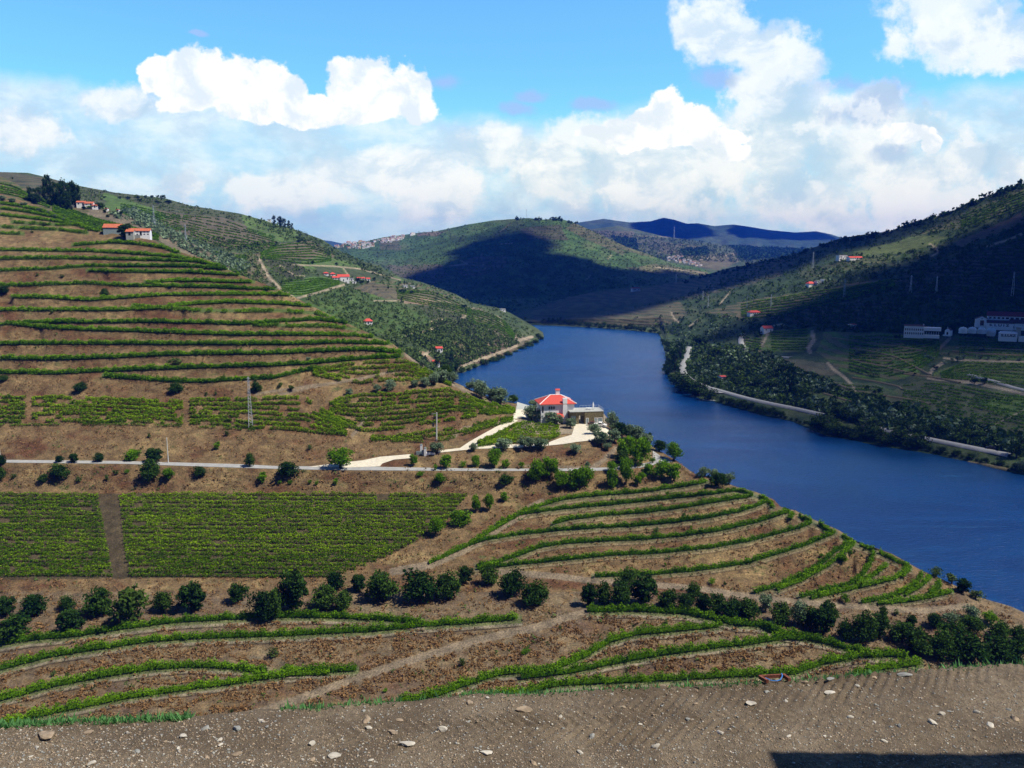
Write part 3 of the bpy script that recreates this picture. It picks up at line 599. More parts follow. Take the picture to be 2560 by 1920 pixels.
# ---------------------------------------------------------------- clouds that shade parts of the valley
def cloudmat(name, amax):
    m, t, b_, o = newmat(name); b_.inputs['Base Color'].default_value = (.9, .9, .9, 1); b_.inputs['Specular IOR Level'].default_value = 0
    n = noise(t, geo(t), .007, 5, .6); al = mth(t, 'ADD', attr(t, 'dens').outputs['Fac'], mth(t, 'MULTIPLY', mth(t, 'SUBTRACT', n.outputs[0], .5), 1.5))
    t.links.new(mth(t, 'MULTIPLY', smooth(t, al, .15, .85), amax), b_.inputs['Alpha']); return m
CM = cloudmat('cloud_white', 1.0); CM2 = cloudmat('thin_cloud', .42)
def cloud(S, poly, alt, mat, label, push=0.0, seed=1, soft=55.):
    P = np.array(poly, float); pts = []
    for i in range(len(P)):
        for k in range(8): pts.append(P[i]+(P[(i+1) % len(P)]-P[i])*k/8)
    pts = np.array(pts); w = S.P(pts[:, 0], np.maximum(pts[:, 1], S.top(pts[:, 0])+.5)); h = (alt-w[:, 2])/SUNDIR[2]
    q = w+SUNDIR*h[:, None]; q[:, :2] += 20*np.stack([fbm(q[:, 0]/60, q[:, 1]/60, seed), fbm(q[:, 0]/60, q[:, 1]/60, seed+3)], -1)
    if push: up = pts[:, 1] < S.top(pts[:, 0])+12; q[up, 1] += push
    x0, y0 = q[:, 0].min()-200, q[:, 1].min()-200; x1, y1 = q[:, 0].max()+200, q[:, 1].max()+200
    nx_ = int((x1-x0)/18)+2; ny_ = int((y1-y0)/18)+2; gx, gy = np.meshgrid(np.linspace(x0, x1, nx_), np.linspace(y0, y1, ny_))
    ins = inpoly(gx, gy, q[:, :2]); d = np.full(gx.shape, 1e9); Q2 = q[:, :2]
    for a_, b_ in zip(Q2, np.roll(Q2, -1, 0)):
        ab = b_-a_; tt = np.clip(((gx-a_[0])*ab[0]+(gy-a_[1])*ab[1])/(ab @ ab+1e-9), 0, 1); d = np.minimum(d, np.hypot(gx-a_[0]-tt*ab[0], gy-a_[1]-tt*ab[1]))
    d = np.where(ins, d, -d); keep = d > -soft*2.8; dens = np.clip(.5+d/soft*.5, -.9, 1.2)
    # underside sheet and a billowing top, joined at the rim
    puff = np.clip(d+soft*2.8, 0, 300)/300; top = alt+20+160*puff**.6*(.8+.5*fbm(gx/130, gy/130, seed+9, 4)); bot = np.full(gx.shape, float(alt))-6*puff
    I = np.arange(gx.size).reshape(gx.shape); Fq = np.stack([I[:-1, :-1], I[:-1, 1:], I[1:, 1:], I[1:, :-1]], -1); kk = keep[:-1, :-1] & keep[1:, 1:] & keep[:-1, 1:] & keep[1:, :-1]; Fq = Fq[kk]
    V = np.concatenate([np.stack([gx, gy, bot], -1).reshape(-1, 3), np.stack([gx, gy, top], -1).reshape(-1, 3)])
    Fq = np.concatenate([Fq[:, ::-1], Fq+gx.size]); used = np.unique(Fq); mp = np.zeros(len(V), int); mp[used] = np.arange(len(used))
    o = mesh_np('cloud', V[used], mp[Fq], [mat], {'dens': np.concatenate([dens.ravel()]*2)[used]}, smooth_=True); tag(o, label, 'cloud', kind='structure')
ALT = 1500
cloud(SD, Q('1050,790 1062,705 1140,660 1200,612 1300,575 1370,598 1430,640 1500,662 1600,690 1773,690 1773,715 1700,745 1300,790'), ALT, CM, 'broad white cloud high above the shaded middle hill', seed=2)
cloud(SD, Q('1150,600 1230,575 1330,552 1400,565 1340,590 1230,606'), ALT, CM2, 'small thin cloud high above the crest of the middle hill', seed=4)
cloud(SF, Q('1500,800 1400,800 1290,795 1374,758 1420,743 1516,724 1640,714 1782,682 1833,667 1923,648 1987,635 2050,613 2107,594 2161,586 2224,578 2300,562 2330,566 2200,600 2100,640 1950,682 1800,722 1690,755 1600,785'), ALT, CM, 'long white cloud above the ridge of the right valley side', push=330, seed=6)
cloud(SF, Q('1940,800 1990,770 2060,742 2150,715 2290,682 2350,640 2450,592 2560,522 3060,400 3060,890 2560,868 2300,850 2100,822 1970,812'), 1250, CM, 'heavy white cloud above the wine estate on the right', seed=8)
cloud(SF, Q('1960,870 1970,822 2100,826 2300,855 2560,872 3060,895 3060,1300 2560,1230 2200,1160 1980,1060 1920,960'), 1250, CM2, 'thin white cloud over the right bank of the river', seed=10)
cloud(SE2, Q('1600,560 1659,545 1760,560 1800,590 1700,600 1600,590'), 2600, CM, 'white cloud above the dark distant peak', seed=12)
cloud(SE2, Q('1850,565 1987,582 2060,582 2100,600 1950,600 1840,590'), 2600, CM, 'white cloud above the right end of the distant range', seed=14)
# ---------------------------------------------------------------- haze
hz = bpy.data.materials.new('haze'); hz.use_nodes = True; t = hz.node_tree; t.nodes.clear()
ho = nd(t, 'ShaderNodeOutputMaterial'); pv_ = nd(t, 'ShaderNodeVolumePrincipled'); t.links.new(pv_.outputs[0], ho.inputs['Volume'])
pv_.inputs['Color'].default_value = (.02, .15, 1.0, 1); pv_.inputs['Density'].default_value = 8.5e-5; pv_.inputs['Anisotropy'].default_value = .0
x0, x1, y0, y1, z0, z1 = -9000, 9000, -60, 8300, -8, 480
V = np.array([(x, y, z) for x in (x0, x1) for y in (y0, y1) for z in (z0, z1)], float)
Fc = np.array([(0, 1, 3, 2), (4, 6, 7, 5), (0, 4, 5, 1), (2, 3, 7, 6), (0, 2, 6, 4), (1, 5, 7, 3)])
tag(mesh_np('haze', V, Fc, [hz]), kind='stuff')
# ================================================================ small builders
ONES = 'first second third fourth fifth sixth seventh eighth ninth tenth eleventh twelfth thirteenth fourteenth fifteenth sixteenth seventeenth eighteenth nineteenth'.split()
TENS = {20:'twent', 30:'thirt', 40:'fort', 50:'fift', 60:'sixt', 70:'sevent', 80:'eight', 90:'ninet'}
def ordw(n):
    if n < 20: return ONES[n-1]
    if n >= 100: return 'hundred' + ('th' if n == 100 else ' and '+ordw(n-100))
    t = n//10*10
    return TENS[t]+('ieth' if n == t else 'y-'+ONES[n-t-1])
def empty(name, loc, rz=0.0, label=None, cat=None, group=None):
    o = bpy.data.objects.new(name, None); col.objects.link(o); o.location = tuple(loc); o.rotation_euler = (0, 0, rz); o.empty_display_size = .5
    return tag(o, label, cat, group)
class MB:
    def __init__(s): s.v = []; s.f = []
    def add(s, V, Fs):
        n = len(s.v); s.v += [tuple(map(float, p)) for p in V]; s.f += [tuple(i+n for i in f) for f in Fs]; return s
    def box(s, x0, x1, y0, y1, z0, z1):
        V = [(x, y, z) for x in (x0, x1) for y in (y0, y1) for z in (z0, z1)]
        return s.add(V, [(0,1,3,2),(4,6,7,5),(0,4,5,1),(2,3,7,6),(0,2,6,4),(1,5,7,3)])
    def bar(s, a, b, r, r2=None, n=5):
        a = Vector(a); b = Vector(b); r2 = r if r2 is None else r2; d = (b-a).normalized(); q = d.to_track_quat('Z', 'X'); V = []
        for p, rr in ((a, r), (b, r2)):
            for i in range(n): V.append(tuple(p+q @ Vector((rr*cos(2*pi*i/n), rr*sin(2*pi*i/n), 0))))
        return s.add(V, [(i, (i+1) % n, n+(i+1) % n, n+i) for i in range(n)]+[tuple(range(n))[::-1], tuple(range(n, 2*n))])
    def gable(s, x0, x1, y0, y1, z0, h, over=.3, th=.15):   # ridge along x
        x0 -= over; x1 += over; y0 -= over; y1 += over; ym = (y0+y1)/2
        V = [(x, y, z) for x in (x0, x1) for y, z in ((y0, z0), (ym, z0+h), (y1, z0), (y1, z0-th), (ym, z0+h-th), (y0, z0-th))]
        return s.add(V, [(0,6,7,1),(1,7,8,2),(2,8,9,3),(3,9,10,4),(4,10,11,5),(5,11,6,0),(0,1,4,5),(1,2,3,4),(6,11,10,7),(7,10,9,8)])
    def hip(s, x0, x1, y0, y1, z0, h, over=.4, th=.2, rid=.35):
        x0 -= over; x1 += over; y0 -= over; y1 += over; ym = (y0+y1)/2; r = (y1-y0)/2*rid*2
        a, b = min(x0+r, (x0+x1)/2-.05), max(x1-r, (x0+x1)/2+.05)
        V = [(x0,y0,z0),(x1,y0,z0),(x1,y1,z0),(x0,y1,z0),(a,ym,z0+h),(b,ym,z0+h),(x0,y0,z0-th),(x1,y0,z0-th),(x1,y1,z0-th),(x0,y1,z0-th)]
        return s.add(V, [(0,1,5,4),(1,2,5),(2,3,4,5),(3,0,4),(6,7,1,0),(7,8,2,1),(8,9,3,2),(9,6,0,3),(9,8,7,6)])
    def gwall(s, x0, x1, y0, y1, z0, z1, h):   # walls with gable ends (ridge along x)
        ym = (y0+y1)/2; V = [(x, y, z) for x in (x0, x1) for y, z in ((y0, z0), (y1, z0), (y1, z1), (ym, z1+h), (y0, z1))]
        return s.add(V, [(0,1,6,5),(1,2,7,6),(2,3,8,7),(3,4,9,8),(4,0,5,9),(4,3,2,1,0),(5,6,7,8,9)])
    def cyl(s, x, y, z0, z1, r, n=16, r2=None): return s.bar((x, y, z0), (x, y, z1), r, r2, n)
    def mesh(s, name, mats):
        me = bpy.data.meshes.new(name); me.from_pydata(s.v, [], s.f); me.update()
        for m in (mats if isinstance(mats, (list, tuple)) else [mats]): me.materials.append(m)
        return me
    def build(s, name, mat, parent=None):
        o = bpy.data.objects.new(name, s.mesh(name, mat)); col.objects.link(o)
        if parent: o.parent = parent
        return o
def copy_tree(o, parent=None):
    c = o.copy(); col.objects.link(c)
    if parent: c.parent = parent
    for ch in o.children: copy_tree(ch, c)
    return c
# ---- leaves
def quads(C, size, flat=None, asp=.6, g=rng):
    n = len(C); d = g.normal(size=(n, 3)); 
    if flat is not None: d[:, 2] = d[:, 2]*(1-flat)+flat*2
    d /= np.linalg.norm(d, axis=1)[:, None]+1e-9
    a = np.cross(d, g.normal(size=(n, 3))); a /= np.linalg.norm(a, axis=1)[:, None]+1e-9; b = np.cross(d, a)
    size = np.broadcast_to(np.asarray(size, float), (n,))[:, None]*.5
    a = a*size; b = b*size*asp
    V = np.stack([C-a, C-b*1.0, C+a, C+b*1.0], 1).reshape(-1, 3)
    return V, np.arange(4*n).reshape(n, 4)
class Leaves:
    def __init__(s): s.V = []; s.F = []; s.T = []; s.n = 0
    def add(s, V, Fc, tone): s.V.append(V); s.F.append(Fc+s.n); s.T.append(tone); s.n += len(V)
    def leaves(s, C, size, tone, flat=None, asp=.6):
        if len(C) == 0: return
        V, Fc = quads(C, size, flat, asp); s.add(V, Fc, np.repeat(np.broadcast_to(tone, (len(C),)), 4))
    def build(s, name, mat, parent=None):
        return mesh_np(name, np.concatenate(s.V), np.concatenate(s.F), [mat], {'tone': np.concatenate(s.T)}, parent=parent)
    def mesh(s, name, mat): return mesh_np(name, np.concatenate(s.V), np.concatenate(s.F), [mat], {'tone': np.concatenate(s.T)}, link=False)
# ================================================================ rows of vines
def vine_row(S, pts, H, Wd, per_m, leaf, mat, label, group, gap=0.0, vshift=True, tone0=.0, posts=False, seed=0, cat='vine row', name='vine_row'):
    a = np.array(pts, float); L = np.r_[0, np.cumsum(np.hypot(np.diff(a[:, 0]), np.diff(a[:, 1])))]
    n = max(3, int(L[-1]/4)); t = np.linspace(0, L[-1], n)
    # smooth path
    u = np.interp(t, L, a[:, 0]); v = np.interp(t, L, a[:, 1])
    k = np.ones(5)/5; 
    if n > 9: u = np.convolve(np.pad(u, 2, mode='edge'), k, 'valid'); v = np.convolve(np.pad(v, 2, mode='edge'), k, 'valid')
    v = np.minimum(np.maximum(v, S.top(u)+.3), S.vb.max()); D = S.depth(u, v)
    if vshift: v = v+.35*H*F/D
    P = S.P(u, v); seg = np.linalg.norm(np.diff(P, axis=0), axis=1)
    seg = np.where(seg > 16, 0.0, seg); Ls = np.r_[0, np.cumsum(seg)]; tot = Ls[-1]
    if tot < 1: return None
    N = int(tot*per_m); s_ = rng.random(N)*tot
    if gap:
        m = vnoise(s_/3.2, s_*0+seed*7.3+len(pts), seed) > gap; s_ = s_[m]; N = len(s_)
        if N < 4: return None
    C = np.stack([np.interp(s_, Ls, P[:, i]) for i in range(3)], 1)
    T = np.gradient(P, axis=0); T[:, 2] = 0; T /= np.linalg.norm(T, axis=1)[:, None]+1e-9
    nx = -np.interp(s_, Ls, T[:, 1]); ny = np.interp(s_, Ls, T[:, 0])
    hh = rng.random(N)**.75; topv = H*(.52+.72*vnoise(s_/1.2, s_*0+seed, 3)+.12*vnoise(s_/.4, s_*0+seed, 4)-.06); z = .12+hh*(topv-.1)
    off = rng.normal(size=N)*Wd*.33*(1.05-.35*hh)
    C[:, 0] += nx*off; C[:, 1] += ny*off; C[:, 2] += z
    tone = np.clip(tone0+.15+.5*hh**1.5+.35*(vnoise(s_/4, s_*0+seed, 9)-.5)*1.6+rng.normal(size=N)*.2, 0, 1)  # higher leaves coloured lighter, so the hedge tops look lit
    l = Leaves(); l.leaves(C, leaf*(.6+.8*rng.random(N)), tone, .3)
    # dense inner hedge
    if not gap:
        ti = np.arange(0, tot, .5); Q_ = np.stack([np.interp(ti, Ls, P[:, i]) for i in range(3)], 1)
        ax = -np.interp(ti, Ls, T[:, 1]); ay = np.interp(ti, Ls, T[:, 0]); w = Wd*.26; hz_ = H*(.38+.62*vnoise(ti/1.2, ti*0+seed, 3))*.86
        prof = [(-w, .25), (-w*.9, .85), (0, 1.0), (w*.9, .85), (w, .25)]
        V = np.stack([Q_+np.stack([ax*o_, ay*o_, hz_*z_], 1) for o_, z_ in prof], 1).reshape(-1, 3)
        I = np.arange(len(ti)*5).reshape(-1, 5); jump = np.linalg.norm(np.diff(Q_, axis=0), axis=1) < 8
        Fc = np.stack([I[:-1, :-1], I[:-1, 1:], I[1:, 1:], I[1:, :-1]], -1)[jump].reshape(-1, 4)
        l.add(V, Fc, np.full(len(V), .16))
    o = l.build(name, mat); tag(o, label, cat, group); return o
PLACEU = 'terraced hillside on the left'
for i, r in enumerate(UP):
    main = i < 17
    lab = (f'long vine row on the brown left hill, {ordw(i+1)} down from the farm' if main else
           f'short vine row left of the farm shed, {ordw(i-16)} of six')
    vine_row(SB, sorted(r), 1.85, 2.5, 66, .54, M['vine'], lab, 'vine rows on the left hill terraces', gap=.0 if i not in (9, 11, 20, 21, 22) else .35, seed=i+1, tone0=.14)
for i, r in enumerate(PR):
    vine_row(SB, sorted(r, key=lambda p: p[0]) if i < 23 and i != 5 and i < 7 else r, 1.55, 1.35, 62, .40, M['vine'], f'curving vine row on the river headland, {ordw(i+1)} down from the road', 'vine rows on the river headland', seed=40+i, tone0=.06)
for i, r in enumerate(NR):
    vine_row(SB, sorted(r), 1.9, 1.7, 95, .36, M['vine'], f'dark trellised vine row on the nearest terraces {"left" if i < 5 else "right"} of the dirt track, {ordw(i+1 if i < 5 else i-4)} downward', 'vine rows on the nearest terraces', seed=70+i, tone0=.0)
# vineyard block below the road
def vline(vals, v): a = np.array(vals); return float(np.interp(v, a[:, 1], a[:, 0]))
pathL = [(248,1230),(262,1300),(275,1370),(289,1450)]; pathR = [(290,1230),(298,1300),(305,1370),(318,1450)]
edgeR = [(1175,1230),(1165,1245),(1120,1300),(1010,1370),(960,1395),(835,1440)]
NB = 23
for k in range(NB):
    D = 253.5-k*(253.5-212.5)/(NB-1); 
    v = float(np.interp(-D, [-254, -212], [1234, 1440]))
    mat = M['vineb']
    pL = [(u, v+1.5*math.sin(u/90+k)) for u in np.linspace(-30, vline(pathL, v)-3, 8)]
    pR = [(u, v+1.5*math.sin(u/140+k)) for u in np.linspace(vline(pathR, v)+4, vline(edgeR, v), 18)]
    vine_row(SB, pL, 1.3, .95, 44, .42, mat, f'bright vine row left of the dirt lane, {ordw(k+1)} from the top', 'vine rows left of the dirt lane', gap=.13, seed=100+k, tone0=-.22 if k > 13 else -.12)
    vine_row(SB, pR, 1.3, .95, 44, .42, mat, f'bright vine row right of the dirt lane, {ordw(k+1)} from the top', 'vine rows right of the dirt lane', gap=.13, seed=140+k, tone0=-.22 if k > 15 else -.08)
def field(top, bot, n, H, gap, lab, grp, mat, cut=(), seed=0, per=18, leaf=.5, wd=1.3, S=None):
    S = S or SB
    u0 = max(top[0][0], bot[0][0]); u1 = min(top[-1][0], bot[-1][0]); q = 0
    for k in range(n):
        f = (k+.5)/n; segs = []; last = u0
        for c0, c1 in cut: segs.append((last, c0)); last = c1
        segs.append((last, u1))
        for s0, s1 in segs:
            if s1-s0 < 12: continue
            uu = np.linspace(s0, s1, max(4, int((s1-s0)/20)))
            vv = pl(top, uu)*(1-f)+pl(bot, uu)*f+1.5*np.sin(uu/30+k)
            q += 1
            vine_row(S, list(zip(uu, vv)), H, wd, per, leaf, mat, lab.format(ordw(q)), grp, gap=gap, seed=seed+q)
field(Q('-30,985 250,992 440,1000 600,992 760,988 870,1060'), Q('-30,1058 289,1057 434,1060 560,1066 720,1080 870,1088'), 7, 1.5, .28, 'patchy vine row on the level band above the road, {} in order', 'patchy vine rows above the road', M['vineb'], [(66,78),(460,472)], 200, 56)
vine_row(SB, Q('-30,1063 289,1060 434,1064 560,1070 640,1075'), 1.2, 1.2, 30, .42, M['vine'], 'thin continuous vine row edging the bank above the road', 'patchy vine rows above the road', gap=.2, seed=230)
field(Q('822,1003 900,982 1000,977 1130,970 1210,1002 1290,1026'), Q('822,1045 905,1083 1000,1075 1100,1058 1200,1038 1290,1032'), 8, 1.6, .28, 'sparse vine row on the slope left of the white house, {} from the top', 'sparse vine rows left of the white house', M['vineb'], [], 240, 60)
field(Q('780,922 900,902 1015,895 1080,932 1130,960'), Q('780,938 900,962 1000,955 1090,948 1130,964'), 5, 1.6, .30, 'sparse vine row above the line of olive trees, {} from the top', 'sparse vine rows above the olive line', M['vineb'], [], 260, 56)
field(Q('925,1092 1000,1085 1100,1070 1290,1042'), Q('925,1100 1060,1110 1130,1098 1285,1052'), 3, 1.5, .25, 'bushy vine row beside the cream driveway, {} from the top', 'bushy vine rows beside the driveway', M['vineb'], [], 275, 44)
field(Q('1192,1108 1260,1076 1305,1050 1400,1064'), Q('1192,1113 1300,1109 1370,1100 1400,1086'), 7, 1.4, .22, 'vine row in the small plot below the white house, {} from the top', 'vine rows below the white house', M['vineb'], [], 285, 44)
for (tp, bt, n_, nm_, S_, H_, lf, wd_, gp) in (
  (Q('2075,836 2380,838'), Q('2120,925 2200,950 2290,930 2350,885'), 13, 'vine row on the dark terraces below the estate house', 'SF', 1.5, .9, 1.6, .2),
  (Q('2395,845 2640,845'), Q('2345,888 2560,896 2640,897'), 7, 'vine row in the field below the tanks', 'SF', 1.4, .8, 1.5, .15),
  (Q('2350,932 2420,903 2640,908'), Q('2335,945 2480,958 2640,972'), 7, 'vine row in the bright field right of the bend track', 'SF', 1.5, .8, 1.6, .15),
  (Q('2255,962 2330,954 2560,990 2640,1000'), Q('2210,1010 2400,1055 2560,1078 2640,1084'), 12, 'vine row on the slope above the riverside road', 'SF', 1.4, .8, 1.5, .3),
  (Q('1925,826 2030,822'), Q('1885,876 2020,878'), 8, 'vine row in the plot beside the orange-roofed farmhouse', 'SF', 1.4, .9, 1.6, .1),
  (Q('1862,841 1918,846'), Q('1860,868 1905,878'), 5, 'vine row in the tiny plot by the winding lane', 'SF', 1.4, .9, 1.6, .1),
  (Q('2080,955 2190,962 2240,985'), Q('2070,990 2160,1015 2210,1005'), 5, 'vine row above the tree belt across the river', 'SF', 1.4, .8, 1.6, .2),
  (Q('1770,782 1900,748 2290,690'), Q('1850,800 1960,788 2240,720'), 8, 'vine row on the sunlit terraces of the right hillside', 'SF', 1.8, 1.1, 2.2, .1),
  (Q('2280,592 2560,475 2700,430'), Q('2400,572 2560,520 2700,480'), 7, 'vine row on the high right slope', 'SF', 1.8, 1.2, 2.2, .1),
  (Q('470,628 620,636'), Q('520,655 640,700 710,733'), 14, 'thin vine row on the striped slope left of the steep lane', 'SC', 1.5, .9, 1.8, .0),
  (Q('630,641 700,611 780,602 840,638'), Q('650,648 760,662 830,652'), 8, 'thin vine row on the pale terraces above the hamlet', 'SC', 1.5, 1.0, 1.8, .1),
  (Q('1165,772 1200,772 1260,800 1288,838'), Q('1150,790 1190,815 1250,832 1290,850'), 9, 'thin vine row on the terraces near the left point', 'SC', 1.5, 1.0, 1.8, .0),
  (Q('990,724 1080,727 1200,780'), Q('990,745 1065,765 1180,790'), 7, 'thin vine row right of the cypress farmhouse', 'SC', 1.5, 1.0, 1.8, .1),
  (Q('700,704 800,692 850,702'), Q('700,738 760,738 850,710'), 8, 'thin vine row in the round field left of the hamlet', 'SC', 1.3, .8, 1.5, .1),
  (Q('270,502 420,532 560,547 690,592'), Q('300,540 420,570 560,618 690,622'), 9, 'faint vine row on the dry upper left slope', 'SC', 1.5, 1.1, 1.8, .3),
  (Q('-20,452 32,460 63,476 127,503'), Q('-20,482 60,497 127,520 150,532'), 5, 'thin vine row on the highest left terraces', 'SB2', 1.4, .8, 1.6, .0),
  (Q('130,505 177,522 244,545 300,560 400,585'), Q('130,528 180,550 244,572 300,585 400,600'), 8, 'thin vine row on the terraces behind the farm', 'SB2', 1.4, .8, 1.6, .0)):
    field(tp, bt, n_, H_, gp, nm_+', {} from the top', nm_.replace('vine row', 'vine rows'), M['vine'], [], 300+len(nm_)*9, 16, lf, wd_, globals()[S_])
# ================================================================ trees
def crown_mesh(name, mat, n, nclump, leaf, shape, seed, lumps=.26, low=0.0):
    g = np.random.default_rng(seed); l = Leaves()
    d = g.normal(size=(nclump, 3)); d /= np.linalg.norm(d, axis=1)[:, None]; r = g.random(nclump)**.4*.80
    cc = d*(r[:, None]*1.08)*[.38, .38, .40]; cc[:, 2] += .5
    if shape == 'tall': cc[:, 2] = .12+g.random(nclump)*.84; cc[:, :2] *= np.interp(cc[:, 2], [0, .3, .7, 1], [.6, .9, 1.1, .4])[:, None]
    if shape == 'cone': cc[:, 2] = g.random(nclump)**1.4*.95+.02; cc[:, :2] *= (1.15*(1-cc[:, 2])+.05)[:, None]
    if shape == 'flat': cc[:, 2] = .35+(cc[:, 2]-.35)*.9
    rad = lumps*(.55+.6*g.random(nclump)); ct = g.normal(size=nclump)*.14
    per = n//nclump
    for i in range(nclump):
        q = g.normal(size=(per, 3)); q /= np.linalg.norm(q, axis=1)[:, None]; q *= (g.random(per)**.33)[:, None]*rad[i]*[.62, .62, .5]
        if shape == 'cone': q *= (1.1-cc[i, 2]*.7)
        C = cc[i]+q; tone = np.clip(.42+ct[i]+g.normal(size=per)*.16+(q[:, 2]/rad[i])*.5, 0, 1)  # leaf colour lightens up each clump to paint sunlit tops
        l.leaves(C, leaf*(.6+.7*g.random(per)), tone, .15)
    return l.mesh(name, mat)
def trunk_mesh(seed, forks=3):
    g = random.Random(seed); m = MB(); lean = (g.uniform(-.06, .06), g.uniform(-.06, .06))
    m.bar((0, 0, -.12), (lean[0], lean[1], .30), .055, .038, 6)
    for k in range(forks):
        a = k*2*pi/forks+g.random(); e = (lean[0]+.2*cos(a), lean[1]+.2*sin(a), .62+.1*g.random()); m.bar((lean[0], lean[1], .26), e, .032, .012, 5)
        m.bar(e, (e[0]*1.5, e[1]*1.5, e[2]+.12), .012, .005, 4)
    return m.mesh('trunk', M['bark'])
TT = {}
def tmpl(kind, mat, n, ncl, leaf, shape, lumps, count=3):
    TT[kind] = []
    for i in range(count):
        TT[kind].append((crown_mesh('crown', M['oak2' if kind == 'oak' and i % 2 else mat], n, ncl, leaf, shape, len(kind)*31+i*7+ncl, lumps*(.8+.14*i)), trunk_mesh(i+3)))
tmpl('oak', 'oak', 2600, 34, .085, 'round', .34, 4); tmpl('olive', 'olive', 2200, 26, .075, 'round', .32, 3)
tmpl('bright', 'bright', 1900, 26, .085, 'round', .34, 4); tmpl('tall', 'oak', 1500, 24, .075, 'tall', .3, 3)
tmpl('cone', 'oak', 700, 22, .09, 'cone', .3, 1); tmpl('small', 'scrub', 420, 14, .13, 'round', .4, 3); tmpl('smallb', 'bright', 420, 12, .13, 'round', .42, 2)
tmpl('bank', 'scrubd', 900, 22, .10, 'round', .36, 4); tmpl('smallo', 'olive', 380, 12, .13, 'round', .4, 2); tmpl('smalld', 'oak', 380, 12, .13, 'round', .42, 2)
KN = dict(oak='dark evergreen oak', olive='silvery green olive', bright='light green almond', tall='tall dark eucalyptus', cone='dark pointed cypress', small='small dull green', smallb='small light green', bank='dense green riverside', smallo='small silvery', smalld='small dark round')
NAMEK = dict(oak='oak_tree', olive='olive_tree', bright='almond_tree', tall='eucalyptus_tree', cone='cypress_tree', small='shrub', smallb='shrub', bank='riverside_tree', smallo='olive_tree', smalld='tree')
tcount = 0
def tree(S, u, vc, w, kind, label, group, h=None, D=None, trunkless=None, base=False):
    """u, vc: centre of the crown as seen; w, h: its width and height as seen"""
    global tcount
    h = h or w*.92; v = vc if base else vc+h*.5
    if D is None:
        v = max(v, float(S.top(u))+.5); D = float(S.depth(u, v)); 
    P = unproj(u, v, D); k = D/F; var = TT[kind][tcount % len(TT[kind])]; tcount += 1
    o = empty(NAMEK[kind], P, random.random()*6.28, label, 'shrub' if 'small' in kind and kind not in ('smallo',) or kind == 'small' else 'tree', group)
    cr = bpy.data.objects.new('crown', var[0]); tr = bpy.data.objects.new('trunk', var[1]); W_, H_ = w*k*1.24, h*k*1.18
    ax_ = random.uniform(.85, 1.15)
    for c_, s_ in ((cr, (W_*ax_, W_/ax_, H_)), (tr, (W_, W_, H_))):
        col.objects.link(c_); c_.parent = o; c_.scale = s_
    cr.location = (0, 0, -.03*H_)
    return o
def cluster(S, data, place, group, hfac=None):
    """data: 'u,v,w[,h][,kind]' words"""
    items = []
    for w_ in data.split():
        p = w_.split(','); kind = 'oak'
        if not p[-1].replace('.', '').isdigit(): kind = {'k': 'oak', 'o': 'olive', 'b': 'bright', 't': 'tall', 'c': 'cone', 's': 'small', 'g': 'smallb', 'n': 'bank', 'p': 'smallo', 'd': 'smalld'}[p.pop()]
        q = [float(x) for x in p]; items.append((q[0], q[1], q[2], q[3] if len(q) > 3 else None, kind))
    items.sort()
    for i, (u, v, w, h, kind) in enumerate(items):
        nm = KN[kind]+(' bush' if 'small' in kind or w*SB.depth(u, min(v, 1700))/F < 3 and S is SB else ' tree')
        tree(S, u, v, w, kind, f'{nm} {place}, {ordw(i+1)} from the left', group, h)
cluster(SB, '16,1514,50 85,1511,62 30,1565,85,62 168,1508,38 177,1552,66,58 244,1504,72,68 326,1508,90,108,n 408,1504,45,50 481,1492,74,72 598,1479,48,50 661,1512,66,74 690,1505,55,70 735,1480,80,104 808,1492,62,62 837,1451,48,50 859,1501,46,50 897,1457,42,42 960,1464,84,72,k 1049,1463,82,78 1118,1464,62,66 1163,1438,42,44 1223,1438,46,48 1283,1457,64,66 1337,1484,62,60', 'in the belt below the vineyard block', 'dark trees in the belt below the vineyard block')
cluster(SB, '1471,1487,42,58 1506,1482,44,58 1553,1482,58,64 1610,1475,72,72 1572,1444,52,44 1667,1495,50,50 1711,1503,42,44 1733,1478,38,40 1759,1508,44,46 1790,1508,48,50 1832,1520,52,50 1870,1522,58,50 1914,1503,38,48,o 1949,1533,52,56 1996,1532,52,62,o 2030,1545,50,55 2056,1552,60,66 2075,1525,46,44 2113,1575,44,50 2161,1568,62,74 2199,1564,52,62 2208,1528,22,24 2240,1530,16,16,s 2256,1579,58,50 2278,1553,30,30 2297,1604,70,64 2335,1550,40,38 2376,1544,42,40,o 2382,1588,76,62 2430,1534,44,42,o 2426,1562,50,44 2474,1544,40,36,b 2423,1620,90,70 2354,1612,66,66 2499,1579,58,52 2493,1621,76,60 2550,1591,50,48 2536,1630,66,60', 'on the lower right gully slope', 'dark trees on the gully slope at lower right')
cluster(SB, '2341,1431,34,22,s 2379,1446,32,26,s 2407,1465,40,36,k 2439,1487,32,22,s', 'at the water edge', 'shore bushes at the headland tip')
